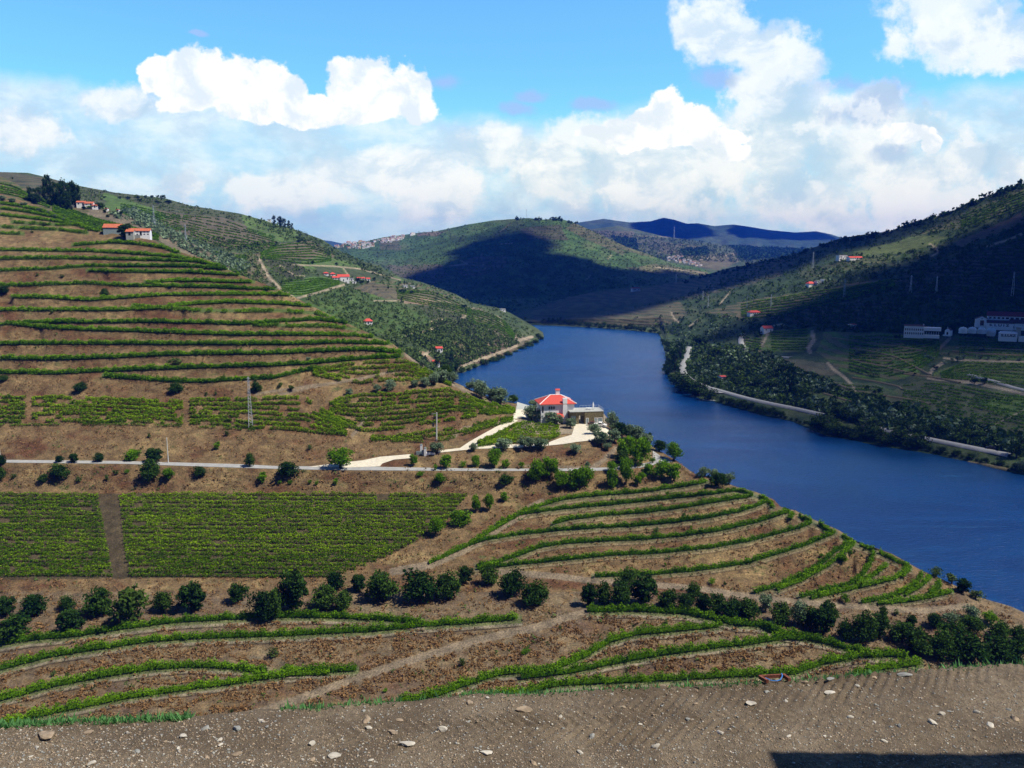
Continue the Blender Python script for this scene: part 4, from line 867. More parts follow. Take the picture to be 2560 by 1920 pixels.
cluster(SB, '3,1150,24,28 148,1147,20,18 185,1145,29,22 249,1143,27,22 330,1137,44,26,b 385,1138,48,34 376,1176,46,50 149,1178,46,34 107,1195,26,20 35,1190,14,12,s 3,1184,28,30 197,1198,17,16,s 422,1184,32,32,b 500,1178,30,26 625,1150,24,34 719,1172,54,38 658,1193,28,26,g 852,1146,60,50,b 840,1204,15,18,g 290,1180,14,12,s 268,1196,12,18,s 700,1205,12,12,g 775,1205,12,12,g 792,1207,10,12,g 726,1205,12,12,g 318,1178,12,12,g 1034,1150,22,30,b 1089,1168,13,16,g 1115,1154,34,36,b 1158,1160,18,16,g 1190,1152,22,30,b 1237,1146,36,48,b 1264,1160,22,22,b 1303,1163,18,18,g 1100,1196,28,26,b 1051,1184,18,14,g 1267,1198,36,26,k 1342,1178,44,56,b 1374,1169,46,54,b 1405,1200,40,50,b 1440,1196,46,52,b 1464,1190,44,44,b 1468,1163,18,20,p 1530,1166,28,26,b 1530,1194,28,52,b 1565,1178,36,66,b 1594,1201,22,26,b 1605,1190,22,20,b 1620,1172,28,26,b 1655,1175,44,46,b 1684,1180,44,44,b', 'beside the grey road', 'trees and bushes along the grey road')
cluster(SB, '203,967,29,24 440,970,29,26 437,905,34,16,s 373,1088,10,12,s 544,1114,18,20,g 567,1083,14,14,s 643,967,28,26 7,945,26,14 729,970,18,14,s 700,962,16,12,s 515,985,9,10,s 540,984,8,10,s 262,733,20,22 430,770,14,10,s 771,897,15,12,p 741,903,8,9,p 775,1119,13,14,s 885,925,9,9,s 130,780,10,9,s 155,690,12,9,s 94,687,8,7,s 640,950,10,8,s 10,725,26,20,k 795,905,9,8,s', 'on the brown left hill', 'bushes on the brown terraces of the left hill')
cluster(SB, '873,979,20,20,o 944,970,22,24,o 976,963,28,28,o 1037,958,20,20,o 1063,955,26,24,o 1086,944,32,34,o 1106,938,36,36,o 1132,944,26,28,o 1173,941,22,20,o 1057,895,18,18,o 1068,903,14,14,o 1115,905,30,32,k 1103,893,22,24,b 1203,975,40,44,o 1189,955,34,36,o 1250,990,50,44,o 1232,983,34,34,o 1282,985,22,20,k 1212,965,26,26,o', 'left of the white house', 'olive trees left of the white house')
cluster(SB, '1339,1012,42,38,o 1328,1032,38,38,o 1352,1038,34,36,o 1378,1044,40,36,o 1394,1048,30,28,o 1406,1036,34,24,b 1426,1056,30,28,o 1258,1108,46,30,o 1313,1105,46,34,o 1351,1107,44,34,o 1183,1118,22,22,o 1092,1117,40,32,o 1439,1120,32,30,o 1486,1072,34,28,o 1501,1094,46,40,o 1518,1115,26,22,o 1530,1052,34,46,o 1548,1074,38,40,k 1536,1088,38,40,o 1571,1078,36,36,o 1594,1084,46,40,o 1616,1098,36,40,o 1591,1066,30,20,b 1622,1092,22,30,k 1565,1120,46,56,b 1601,1128,54,72,b 1555,1142,32,34,k 1580,1110,26,30,b 1568,1155,30,34,k 1649,1108,32,28,k 1684,1129,38,46,b 1632,1150,14,16,g', 'around the white house yard', 'trees around the white house')
cluster(SB, '1762,1170,30,26,o 1785,1177,24,22,o 1796,1200,36,38,k 1822,1188,32,32,o 1750,1188,20,14,s', 'on the river knoll', 'olive trees on the headland knoll')
cluster(SB, '1190,1259,26,44,b 1222,1254,28,46,b 1150,1294,50,40,b 1092,1317,42,50,b 1261,1241,24,24,b 1641,1325,14,14,s 1708,1290,16,16,s 1728,1320,9,13,g 1668,1234,12,12,g 1780,1452,18,16,g 1812,1460,9,12,s 2053,1388,12,12,g 2106,1395,22,22,b 2125,1382,12,16,b 2112,1495,22,26,g 1400,1568,10,10,s 1664,1555,14,14,s 683,1631,28,26,s 1155,1654,18,24,s 1315,1627,22,16,g 964,1726,14,10,g 135,1684,14,12,s 168,1687,10,10,s 1663,1411,8,10,g', 'between the vine terraces', 'bushes between the vine terraces')
cluster(SB, '311,579,36,32,k 262,576,12,14,b 160,548,12,9,o 140,540,16,10,o 120,532,14,9,o 100,524,18,10,o 60,510,20,12,o 30,500,22,12,o 5,495,22,12,o 180,556,12,8,o 112,560,12,9,s 80,580,8,6,s', 'near the farm shed at upper left', 'trees near the farm shed')
# dark grove by the upper farm
gr = '75,488,20,30 88,492,24,30 100,490,22,34 112,478,20,46 120,470,24,50 130,492,24,44 142,488,26,50 152,494,28,52 160,486,28,54 170,492,28,52 180,490,28,56 190,488,26,50 198,486,18,46 165,505,24,40 175,508,22,38 186,498,22,40 92,500,20,22'
cluster(SB2, ' '.join(w+',t' for w in gr.split()), 'in the dark upper left grove', 'eucalyptus grove behind the upper hill')
cluster(SB2, '199,505,6,14,c 235,500,7,14,c 200,500,5,10,c 250,512,24,14,k 210,520,12,8,k 225,518,20,8,b 262,528,10,8,k 282,532,10,8,k 302,532,10,8,k 270,540,9,7,k 292,522,8,10,c 320,565,18,14,k 345,583,10,10,k 380,590,12,8,k 360,586,6,8,k', 'by the far upper farmhouses', 'trees near the far upper farmhouses')
cluster(SC, '262,493,8,6,d 300,494,10,7,d 320,495,12,8,d 345,494,10,8,d 365,492,9,9,d 380,492,9,9,d 395,492,9,9,d 405,493,10,10,d 410,492,9,12,d 420,505,20,9,d 395,505,16,8,d 350,500,16,8,d 686,552,10,20,t 700,557,18,24,t 712,560,14,20,t 722,562,12,16,t 730,565,8,12,t 748,603,12,9,d 660,607,8,7,d 612,616,8,7,d 630,614,8,7,d 645,612,8,7,d 782,656,12,9,d 841,660,10,8,d 898,662,7,6,d 910,663,9,8,d 690,606,7,6,d 1011,708,9,14,c 1017,708,4,10,c 865,692,8,9,d 880,695,8,9,d 895,700,14,12,d 905,705,14,10,d 920,705,10,8,d 935,698,12,10,d 850,694,7,9,d 850,722,8,6,d 1005,727,22,10,d 1030,730,14,8,d 1045,728,10,7,d 971,719,7,6,d 1094,734,8,7,d 1003,748,7,6,d 835,800,8,7,d 940,808,14,8,s 1092,905,20,22,n 1115,912,40,34,n 1130,900,26,30,t 1140,918,30,36,n 1108,928,20,18,n 1160,765,18,9,d 990,792,9,8,s 1143,905,28,22,n 1155,925,16,16,n 1125,925,30,20,n 1210,905,30,18,n 1232,900,34,18,n 1250,893,26,18,n 1270,884,26,14,n 1290,880,18,10,n 1305,870,26,14,n 1322,862,28,20,n 1338,855,24,16,n 1352,845,16,14,n 1345,838,14,12,n 1230,858,10,10,s 1172,923,14,12,n 1187,915,16,12,n', 'on the far left valley side', 'trees on the far left valley side')
# ---- trees lining the right bank
def along(pts, n):
    a = np.array(pts, float); L = np.r_[0, np.cumsum(np.hypot(np.diff(a[:, 0]), np.diff(a[:, 1])))]; t = np.linspace(0, L[-1], n)
    return np.interp(t, L, a[:, 0]), np.interp(t, L, a[:, 1])
u_, v_ = along(Q('1400,813 1485,819 1580,828 1650,838 1657,862 1680,890 1668,932 1676,956 1697,977 1730,990 1850,1018 1923,1038 2013,1062 2067,1086 2122,1098 2230,1116 2339,1134 2447,1156 2520,1174 2560,1184 2600,1194'), 108)
for i in range(len(u_)):
    D = float(SF.depth(u_[i], v_[i]-2)); sz = random.uniform(4.2, 8.5)*F/D
    if 1775 < u_[i] < 2030 or u_[i] > 2310: sz = min(sz, 17)
    if 1960 < u_[i] < 2020 or u_[i] > 2330 and i % 3: sz *= .5
    if 1745 < u_[i] < 1800: continue
    tree(SF, u_[i]+random.uniform(-4, 4), v_[i]-random.uniform(0, .4)*sz, sz*1.25, 'bank', f'dense tree on the right river bank, {ordw(i+1)} from the bend', 'trees lining the right river bank', h=sz, base=True)
cluster(SF, '2553,1168,36,50,o 2540,1180,30,30,n 1700,880,30,40,t 1685,905,34,50,t 1670,925,26,36,t 1975,955,48,70,t 1985,985,20,30,t 1990,1005,5,28,c 1720,960,60,44,n 1700,950,50,44,n 1745,970,50,40,n 1770,985,40,30,n 1835,950,30,24,n 1890,955,34,26,n 1930,965,40,30,n 1960,920,44,26,n 1790,880,50,26,n 1750,850,40,24,n 1850,920,30,20,n 2145,1040,46,34,n 2100,1030,50,36,n 2060,1050,46,34,n 2180,1060,40,30,n 2250,1060,40,28,n 2300,1075,46,28,n 2350,1070,60,36,n 2400,1080,50,30,n 2450,1090,50,26,n 2540,1120,40,50,n 2555,1105,30,40,n 2145,880,18,14,o 2160,878,14,12,o 2318,890,14,10,p 2330,895,16,10,p 2394,897,17,15,p 2409,892,15,13,p 2451,892,14,11,p 2438,890,7,8,p 2470,895,10,8,p 2500,896,12,8,p 2515,893,8,8,p 2548,898,14,8,p 2436,952,18,16,d 2460,952,20,18,d 2455,875,14,9,d 2312,886,10,8,p 2350,886,8,8,p 2372,884,8,7,p 2360,905,12,8,p 2340,920,14,10,d 2335,912,12,8,p 2287,935,9,7,d 2380,898,9,8,p', 'on the slope across the river', 'trees on the slope across the river')
# conifer hedge by the tanks
# ================================================================ scrub, grass: too many to count
def scrub(name, S, polys, n, size, matk, label, cat, nl=10, jit=1.0, flat=.2, seed=1, avoid=None, szpow=1.0, hfac=.8, grid=None):
    g = np.random.default_rng(seed); l = Leaves(); us = []; vs = []
    areas = [abs(sum(a[0]*b[1]-b[0]*a[1] for a, b in zip(p, p[1:]+p[:1])))/2*w for p, w in polys]; tot = sum(areas)
    for (p, w), ar in zip(polys, areas):
        k = int(n*ar/tot); a = np.array(p); 
        if k < 1: continue
        u = g.uniform(a[:, 0].min(), a[:, 0].max(), k*6); v = g.uniform(a[:, 1].min(), a[:, 1].max(), k*6)
        m = inpoly(u, v, p) & (v > S.top(u)+.3) & (v < np.interp(u, S.U, S.vb)-1); us.append(u[m][:k]); vs.append(v[m][:k])
    u = np.concatenate(us); v = np.concatenate(vs)
    if avoid is not None: m = avoid(u, v); u = u[m]; v = v[m]
    P = S.P(u, v); ok = P[:, 2] > .4; P = P[ok]; N = len(P)
    r = size*(.45+.9*g.random(N)**szpow)
    d = g.normal(size=(N, nl, 3)); d /= np.linalg.norm(d, axis=2)[..., None]; d *= (g.random((N, nl))**.4)[..., None]*.5
    d[..., 2] = d[..., 2]*hfac+.42*hfac
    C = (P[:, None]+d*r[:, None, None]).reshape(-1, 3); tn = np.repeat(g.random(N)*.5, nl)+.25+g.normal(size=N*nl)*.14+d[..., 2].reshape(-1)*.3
    l.leaves(C, np.repeat(r, nl)*.55*(.7+.6*g.random(N*nl)), np.clip(tn, 0, 1), flat)
    o = l.build(name, M[matk]); tag(o, label, cat, kind='stuff'); return o
def clear_F(u, v):
    m = np.ones(u.shape, bool)
    for i in (0, 3, 5, 7, 10, 11, 12, 13, 14, 15, 16, 17, 18): m &= ~inpoly(u, v, PF[i][0]) | (rng.random(u.shape) < .06)
    for p, hw in TF_: m &= segd(u, v, p) > hw+1
    m &= (segd(u, v-5, Q('1775,972 1838,990 1875,1000 1930,1012 1990,1024 2060,1040')) > 12) & (segd(u, v-5, Q('2310,1098 2400,1116 2470,1130 2540,1144')) > 14) & (segd(u, v-3, Q('1722,868 1720,885 1710,905 1704,925 1712,940 1728,952 1760,966')) > 9)
    return m
def clear_C(u, v):
    m = np.ones(u.shape, bool)
    m &= ~inpoly(u, v, PC[18][0]) | (rng.random(u.shape) < .3)
    for i in (0, 2, 4, 5, 6, 7, 8, 9, 12, 13, 14, 17): m &= ~inpoly(u, v, PC[i][0]) | (rng.random(u.shape) < .05)
    for p, hw in TC_: m &= segd(u, v, p) > hw+1
    return m
scrub('scrub', SF, [(Q('1290,800 1500,790 1700,745 1860,665 2107,594 2366,534 2560,458 2580,560 2580,830 2200,840 2000,830 1850,850 1760,860 1700,845 1650,830 1420,806'), 1.0), (Q('1660,850 1760,860 1900,870 2000,930 2100,960 2250,990 2400,1060 2560,1100 2560,1150 2400,1115 2250,1085 2000,1025 1740,985 1690,950'), 2.4)], 9500, 4.4, 'scrubd', 'dark green scrub and small trees covering the right valley side', 'scrub', 9, avoid=clear_F, seed=5)
scrub('scrub', SF, [(Q('1660,850 1760,860 1900,870 2000,930 2100,960 2250,990 2400,1060 2560,1100 2560,1150 2400,1115 2250,1085 2000,1025 1740,985 1690,950'), 1), (Q('1700,800 1850,790 2050,680 2250,640 2250,660 2100,720 1900,780 1850,830 1700,850'), .6)], 900, 4.5, 'olive', 'silvery olive trees and brush on the right valley side', 'scrub', 11, avoid=clear_F, seed=25)
scrub('ridge_trees', SF, [(Q('1700,703 1860,664 2050,613 2224,578 2366,534 2461,493 2560,458 2580,452 2580,466 2461,503 2366,544 2224,588 2050,623 1860,674 1700,713'), 1)], 700, 7.5, 'oak', 'uneven line of dark trees along the right ridge', 'trees', 14, seed=8)
scrub('scrub', SC, [(Q('0,440 230,475 420,500 600,540 740,575 850,630 950,668 1060,710 1250,775 1340,830 1300,862 1240,885 1160,925 1100,940 1010,890 900,825 760,750 600,690 440,628 300,560 0,500'), 1)], 5500, 3.4, 'scrub', 'grey green scrub on the left valley side', 'scrub', 9, avoid=clear_C, seed=6)
scrub('scrub', SC, [(Q('600,536 740,575 850,625 1000,695 960,700 840,650 735,600 660,570'), 1.), (Q('1000,830 1110,800 1160,800 1300,860 1230,885 1150,915 1090,900 1060,870'), 1.5), (Q('490,590 560,600 700,610 640,640 560,620'), .5), (Q('820,835 900,830 1040,880 1090,930 1010,890 900,845'), 3)], 2300, 4.2, 'scrub', 'dense dark scrub on the shoulder and shore slope of the left valley side', 'scrub', 10, seed=7)
scrub('orchard', SC, [(Q('335,520 470,600 575,640 640,665 600,680 520,655 440,610 380,565 300,530'), 1)], 900, 4.2, 'olive', 'regular grey green olive trees dotted over the bare far slope', 'orchard', 9, seed=9)
scrub('orchard', SB2, [(Q('250,525 350,552 450,595 575,668 575,690 460,625 380,580 300,548'), 1)], 420, 3.6, 'olive', 'grey green olive trees on the slope behind the farm', 'orchard', 10, seed=19)
scrub('scrub', SD, [(Q('700,640 837,617 1011,587 1170,561 1301,546 1434,556 1516,594 1659,651 1773,679 1770,720 1300,790 1100,760 950,700'), 1)], 5200, 5.5, 'scrub', 'scrub and small woods over the middle hill', 'scrub', 7, seed=10)
scrub('crest_trees', SD, [(Q('1290,545 1400,546 1440,557 1440,563 1390,553 1290,551'), 1), (Q('1060,579 1090,577 1090,581 1060,583'), .4)], 38, 10, 'oak', 'dark trees on the crest of the middle hill', 'trees', 14, seed=18)
scrub('pine_wood', SE1, [(Q('1700,625 1770,620 1770,638 1710,640'), 1), (Q('1800,605 1990,610 2060,640 1900,650 1850,650 1840,625'), 1), (Q('1520,590 1590,600 1600,640 1560,625'), .6)], 2600, 16, 'oak', 'dark pine wood on the far hill', 'wood', 7, seed=11)
scrub('scrub', SE1, [(Q('1470,575 1660,592 1900,620 2060,640 1990,660 1600,650'), 1)], 1800, 12, 'scrub', 'scattered scrub on the far hill', 'scrub', 6, seed=12)
def clear_B(u, v):
    m = linedist(u, v, UP, 1.4) > 5; m &= linedist(u, v-3, PR) > 9; m &= linedist(u, v-6, NR) > 13
    m &= ~inpoly(u, v, FIELDS_B['block'])
    for p, hw in TRACKS_B: m &= segd(u, v, p) > hw+1
    m &= ~((v > np.interp(u, SB.U, [pl(LB[6], x) for x in SB.U])-3) & (v < np.interp(u, SB.U, [pl(LB[8], x) for x in SB.U])+3) & (u < 1010))
    return m & ~inpoly(u, v, Q('1000,1150 1030,1130 1160,1105 1290,1040 1300,1000 1520,1000 1540,1110 1500,1120 1200,1130'))
whole = Q('0,590 440,632 700,728 900,830 1014,888 1138,962 1260,1006 1530,1064 1692,1156 1888,1232 2093,1328 2306,1432 2560,1536 2560,1680 2000,1720 1000,1790 0,1850')
def banks(u, v): return clear_B(u, v) & (fbm(u/36, v/16, 77, 3) > -.12)
scrub('dry_grass', SB, [(whole, 1)], 42000, .85, 'drygrass', 'tufts of brown dry grass and dead weeds on the banks', 'grass', 5, avoid=banks, seed=13, flat=0, hfac=.7, szpow=2)
scrub('dry_grass', SB, [(Q('0,1560 700,1540 1300,1560 1500,1530 2200,1650 2200,1720 1000,1790 0,1850'), 1)], 16000, .8, 'drygrass', 'clumps of reddish dry weeds on the nearest banks', 'grass', 6, avoid=banks, seed=14, flat=0, szpow=2)
scrub('weeds', SB, [(whole, 1), (Q('0,1165 1600,1180 1600,1230 0,1225'), 2.)], 5200, 1.0, 'scrub', 'small green weeds scattered over the banks', 'weeds', 7, avoid=lambda u, v: clear_B(u, v) & (fbm(u/50, v/22, 33, 3) > .08), seed=15, szpow=3)
scrub('verge_grass', SB, [(whole, 1)], 26000, .5, 'scrub', 'green verge growth on the benches beside the vine rows', 'grass', 4, avoid=lambda u, v: (linedist(u, v-4, UP, 1.4) < 5) | (linedist(u, v-8, PR) < 7) | (linedist(u, v-14, NR) < 9), seed=16, flat=0, hfac=.5)
# ================================================================ roads
def strip(name, S, top, bot, n, mat, lift=.06, nv=3, label=None):
    us = np.linspace(max(top[0][0], bot[0][0]), min(top[-1][0], bot[-1][0]), n); vt = pl(top, us); vb = pl(bot, us)
    rows = [S.P(us, vt+(vb-vt)*k/nv)+[0, 0, lift] for k in range(nv+1)]
    G = np.stack(rows); I = np.arange((nv+1)*n).reshape(nv+1, n); Fc = np.stack([I[1:, :-1], I[1:, 1:], I[:-1, 1:], I[:-1, :-1]], -1).reshape(-1, 4)
    o = mesh_np(name, G.reshape(-1, 3), Fc, [mat]); return tag(o, kind='structure')
rt = [(u, v+1) for u, v, d in LB[7]]; rb = [(u, v-1) for u, v, d in LB[8]]
strip('road', SB, [p for p in rt if p[0] <= 1692], [p for p in rb if p[0] <= 1692], 500, M['asphalt'], .10)
def poly_patch(name, S, poly, mat, lift=.12, step=3):
    P = np.array(poly, float); us = np.arange(P[:, 0].min(), P[:, 0].max()+step, step); V = []; Fc = []; prev = None
    for u in us:
        ys = []
        for (x1, y1), (x2, y2) in zip(poly, poly[1:]+poly[:1]):
            if (x1 <= u < x2) or (x2 <= u < x1): ys.append(y1+(u-x1)*(y2-y1)/(x2-x1))
        if len(ys) < 2: prev = None; continue
        a, b = min(ys), max(ys); k = 10; vv = np.linspace(a, b, k); W_ = S.P(np.full(k, u), vv)+[0, 0, lift]; base = len(V); V += list(W_)
        if prev is not None: Fc += [(prev+i+1, base+i+1, base+i, prev+i) for i in range(k-1)]
        prev = base
    return tag(mesh_np(name, np.array(V), np.array(Fc), [mat]), kind='structure')
DRIVE = Q('780,1166 868,1158 905,1152 950,1143 1020,1136 1095,1130 1150,1122 1172,1108 1200,1090 1240,1066 1282,1048 1300,1036 1330,1040 1345,1048 1322,1050 1296,1056 1262,1072 1225,1092 1190,1112 1185,1118 1230,1117 1290,1115 1350,1113 1375,1108 1400,1098 1432,1090 1435,1066 1445,1056 1495,1058 1522,1075 1520,1092 1490,1100 1440,1104 1410,1110 1370,1116 1300,1121 1200,1124 1110,1132 1040,1142 985,1150 955,1160 950,1167 870,1170 800,1169')
poly_patch('driveway', SB, Q('770,1168 868,1156 905,1152 950,1143 1030,1136 1030,1146 985,1150 955,1160 950,1167 870,1170'), M['gravel'], .16)
poly_patch('driveway', SB, Q('1090,1128 1150,1121 1172,1106 1200,1090 1240,1068 1282,1048 1296,1052 1262,1072 1225,1092 1194,1112 1196,1123 1140,1128 1095,1133'), M['gravel'], .16)
poly_patch('driveway', SB, Q('1196,1112 1196,1123 1300,1120 1372,1115 1372,1107 1300,1112'), M['gravel'], .17)
poly_patch('yard', SB, Q('1372,1107 1400,1096 1430,1088 1436,1066 1442,1054 1498,1056 1524,1076 1522,1090 1495,1100 1440,1106 1410,1111 1372,1115'), M['gravel'], .17)
poly_patch('yard', SB, Q('1290,1024 1330,1022 1330,1044 1300,1046 1284,1049 1282,1040'), M['gravel'], .17)
poly_patch('terrace_floor', SB, Q('1293,1006 1334,1018 1332,1024 1290,1025'), M['concrete'], .18)
poly_patch('road', SB, Q('1632,1128 1650,1140 1670,1146 1682,1156 1652,1160 1640,1158 1632,1146'), M['asphalt'], .18)
def fstrip(pts, hw, lift, name='road', mat='asphalt', S=None):
    S = S or SF; a = np.array(pts, float); L = np.r_[0, np.cumsum(np.hypot(np.diff(a[:, 0]), np.diff(a[:, 1])))]; n = int(L[-1]/4)+2; t = np.linspace(0, L[-1], n)
    P = S.P(np.interp(t, L, a[:, 0]), np.interp(t, L, a[:, 1])); 
    for _ in range(6): P[1:-1] = (P[:-2]+2*P[1:-1]+P[2:])/4
    T = np.gradient(P, axis=0); T[:, 2] = 0; T /= np.linalg.norm(T, axis=1)[:, None]; N = np.stack([-T[:, 1], T[:, 0], 0*T[:, 0]], 1)
    V = np.concatenate([P-N*hw+[0, 0, lift], P+N*hw+[0, 0, lift], P-N*(hw+.6)+[0, 0, lift-1.2], P+N*(hw+.6)+[0, 0, lift-1.2]]); i = np.arange(n-1)
    Fc = np.concatenate([np.stack([i, i+1, n+i+1, n+i], 1), np.stack([2*n+i, 2*n+i+1, i+1, i], 1), np.stack([n+i, n+i+1, 3*n+i+1, 3*n+i], 1)])
    return tag(mesh_np(name, V, Fc, [M[mat]]), kind='structure')
fstrip(Q('1722,868 1720,885 1710,905 1704,925 1712,940 1728,952 1760,966 1800,985'), 2.8, .8)
fstrip(Q('1775,972 1838,990 1875,1000 1930,1012 1990,1024 2060,1040'), 2.1, 1.2)
fstrip(Q('2160,1066 2240,1083 2310,1098 2400,1116 2470,1130 2525,1141'), 2.1, 1.2)
fstrip(Q('1858,835 1850,852 1856,866 1880,884 1930,892 1978,894'), 2.4, .6)
fstrip(Q('2420,936 2470,948 2530,968 2600,985'), 2.0, .4)
# ================================================================ houses
def house(S, u, v, wpx, hpx, rpx, label, name='house', style='gable', depth=7, rot=0.0, wins=3, wall='white', roof='tile', D=None, group=None, cat='house', chimney=False, winrows=1, door=True):
    if D is None: v = max(v, float(S.top(u))+.5); D = float(S.depth(u, v))
    P = unproj(u, v, D); k = D/F; W_, H_, R_ = wpx*k, hpx*k, max(rpx*k, .3); t = empty(name, P, rot, label, cat, group)
    m = MB(); x0, x1 = -W_/2, W_/2
    if style == 'gable': m.gwall(x0, x1, 0, depth, -2.5, H_, R_*.9)
    else: m.box(x0, x1, 0, depth, -2.5, H_)
    m.build('wall', M[wall], t)
    if style == 'gable': r = MB().gable(x0, x1, 0, depth, H_+.12, R_)
    elif style == 'hip': r = MB().hip(x0, x1, 0, depth, H_+.12, R_)
    else: r = MB().box(x0-.2, x1+.2, -.2, depth+.2, H_+.01, H_+.35)
    ro = r.build('roof', M[roof], t)
    if chimney: MB().box(W_*.18, W_*.18+.8, depth*.4, depth*.4+.7, H_, H_+R_+1.1).build('chimney', M['white'], ro)
    hh = H_/winrows
    for rr in range(winrows):
        for i in range(wins):
            x = x0+W_*(i+.5)/wins; ww = min(.55, W_/wins*.22)
            if door and rr == 0 and i == wins//2: MB().box(x-.5, x+.5, -.07, .02, 0, 2.0).build('door', M['darkglass'], t)
            else: MB().box(x-ww, x+ww, -.07, .02, rr*hh+hh*.38, rr*hh+hh*.78).build('window', M['darkglass'], t)
    return t
# --- the white house with the red hipped roof
kH = 303/F
P = SB.P(1394, 1058.0); t = empty('villa', P, R(9), 'white villa with red hipped roof on the platform above the river', 'house'); 
m = MB().box(-6.6, 6.6, 0, 9.5, -1.0, 7.6).box(-6.0, -4.9, -.0, .0, 0, .1); m.build('wall', M['white'], t)
ro = MB().hip(-6.6, 6.6, 0, 9.5, 7.75, 2.7, .75, .25, .48).build('roof', M['tilehot'], t)
mm = MB(); z0 = 7.75; a_, b_ = -7.35+(11/2)*.96, 7.35-(11/2)*.96; ym = 4.75
for p, q in (((-7.35, -.75, z0), (a_, ym, z0+2.7)), ((7.35, -.75, z0), (b_, ym, z0+2.7)), ((-7.35, 10.25, z0), (a_, ym, z0+2.7)), ((7.35, 10.25, z0), (b_, ym, z0+2.7)), ((a_, ym, z0+2.7), (b_, ym, z0+2.7))): mm.bar(p, q, .17)
mm.build('ridge_cap', M['white'], ro)
MB().box(1.9, 3.6, -.75, .35, -1, 9.9).build('chimney', M['white'], t)
ch = MB().box(.6, 2.1, 6.3, 7.5, 8.0, 12.0).build('chimney', M['white'], t); MB().gable(.55, 2.15, 6.25, 7.55, 12.0, .45, .12, .05).build('cap', M['tilehot'], ch)
for x in (-3.3, -2.4, -1.5): MB().box(x-.33, x+.33, -.06, .03, 5.6, 6.7).build('window', M['darkglass'], t)
MB().box(-6.2, -5.6, -.06, .03, 4.4, 6.8).build('door', M['darkglass'], t)
MB().add([(-4.4, -2.6, 2.9), (2.0, -2.6, 2.9), (2.0, 0, 4.0), (-4.4, 0, 4.0), (-4.4, -2.6, 2.75), (2, -2.6, 2.75), (2, 0, 3.85), (-4.4, 0, 3.85)], [(0,1,2,3),(4,5,1,0),(5,6,2,1),(7,4,0,3),(7,6,5,4)]).build('porch_roof', M['tilehot'], t)
MB().add([(-4.4+x, y, z) for x, y, z in ((2.9, -2.62, 2.95), (3.4, -2.62, 2.95), (3.4, -.05, 4.05), (2.9, -.05, 4.05))], [(0,1,2,3)]).build('ridge_cap', M['white'], t)
for x in (-2.0, -.4): MB().box(x-.4, x+.4, -.06, .03, .3, 2.3).build('window', M['grey'], t)
# --- stone annex with roof terrace
P = SB.P(1467, 1061.0); t = empty('stone_annex', P, R(8), 'stone-walled garage block with a flat roof terrace beside the white villa', 'outbuilding')
m = MB().box(-.8, 6.6, 0, 8.0, -1.0, 4.9).box(-6.6, -.82, .6, 5.5, 3.4, 4.88).box(-4.1, -3.0, .62, 5.4, -1, 3.38).box(-6.55, -6.1, .62, 5.4, -1, 3.38); m.build('wall', M['stone'], t)
MB().box(-6.7, 6.7, -.1, 8.1, 4.92, 5.10).build('roof', M['concrete'], t)
MB().box(-6.05, -4.15, .9, 1.0, -.5, 3.3).build('glass_wall', M['grey'], t)
for x0_, x1_, nm in ((-.2, .55, 'door'), (3.2, 3.9, 'door'), (4.4, 6.0, 'garage_door')):
    dd = MB().box(x0_, x1_, -.08, .03, -.2, 2.15).build(nm, M['grey'], t)
    MB().box(x0_-.18, x0_-.01, -.1, .03, -.2, 2.35).box(x1_+.01, x1_+.18, -.1, .03, -.2, 2.35).box(x0_-.18, x1_+.18, -.11, .03, 2.36, 2.52).build('frame', M['white'], dd)
m = MB()
for y in np.arange(0, 8.1, 1.0): m.bar((6.5, y, 5.1), (6.5, y, 6.1), .03)
for x in np.arange(-1, 6.6, 1.25): m.bar((x, 7.9, 5.1), (x, 7.9, 6.0), .03)
for z in (5.6, 6.1): m.bar((6.5, 0, z), (6.5, 8, z), .035)
m.bar((-1, 7.9, 6.0), (6.5, 7.9, 6.0), .03); m.build('railing', M['metal'], t)
def world_of(par, x, y, z):
    return par.matrix_world_py @ Vector((x, y, z)) if False else Matrix.Translation(par.location) @ Matrix.Rotation(par.rotation_euler[2], 4, 'Z') @ Vector((x, y, z))
p = empty('parasol', world_of(t, 3.4, 4.0, 5.1), 0, 'closed white parasol standing on the roof terrace', 'parasol')
MB().bar((0, 0, 0), (0, 0, 2.9), .04).build('pole', M['metal'], p); MB().bar((0, 0, .7), (0, 0, 1.6), .30, .34, 8).bar((0, 0, 1.6), (0, 0, 2.95), .34, .05, 8).build('canopy', M['white'], p); MB().cyl(0, 0, 0, .1, .35).build('base', M['concrete'], p)
p = empty('garden_table', world_of(t, 1.7, 3.2, 5.1), 0, 'white garden table on the roof terrace left of the parasol', 'table')
MB().box(-.85, .85, -.45, .45, .7, .76).build('tabletop', M['white'], p)
for x in (-.75, .75):
    for y in (-.35, .35): MB().bar((x, y, 0), (x, y, .7), .04).build('leg', M['white'], p)
MB().box(-1.2, -.95, -.3, .3, 0, .9).build('bench_end', M['white'], p)
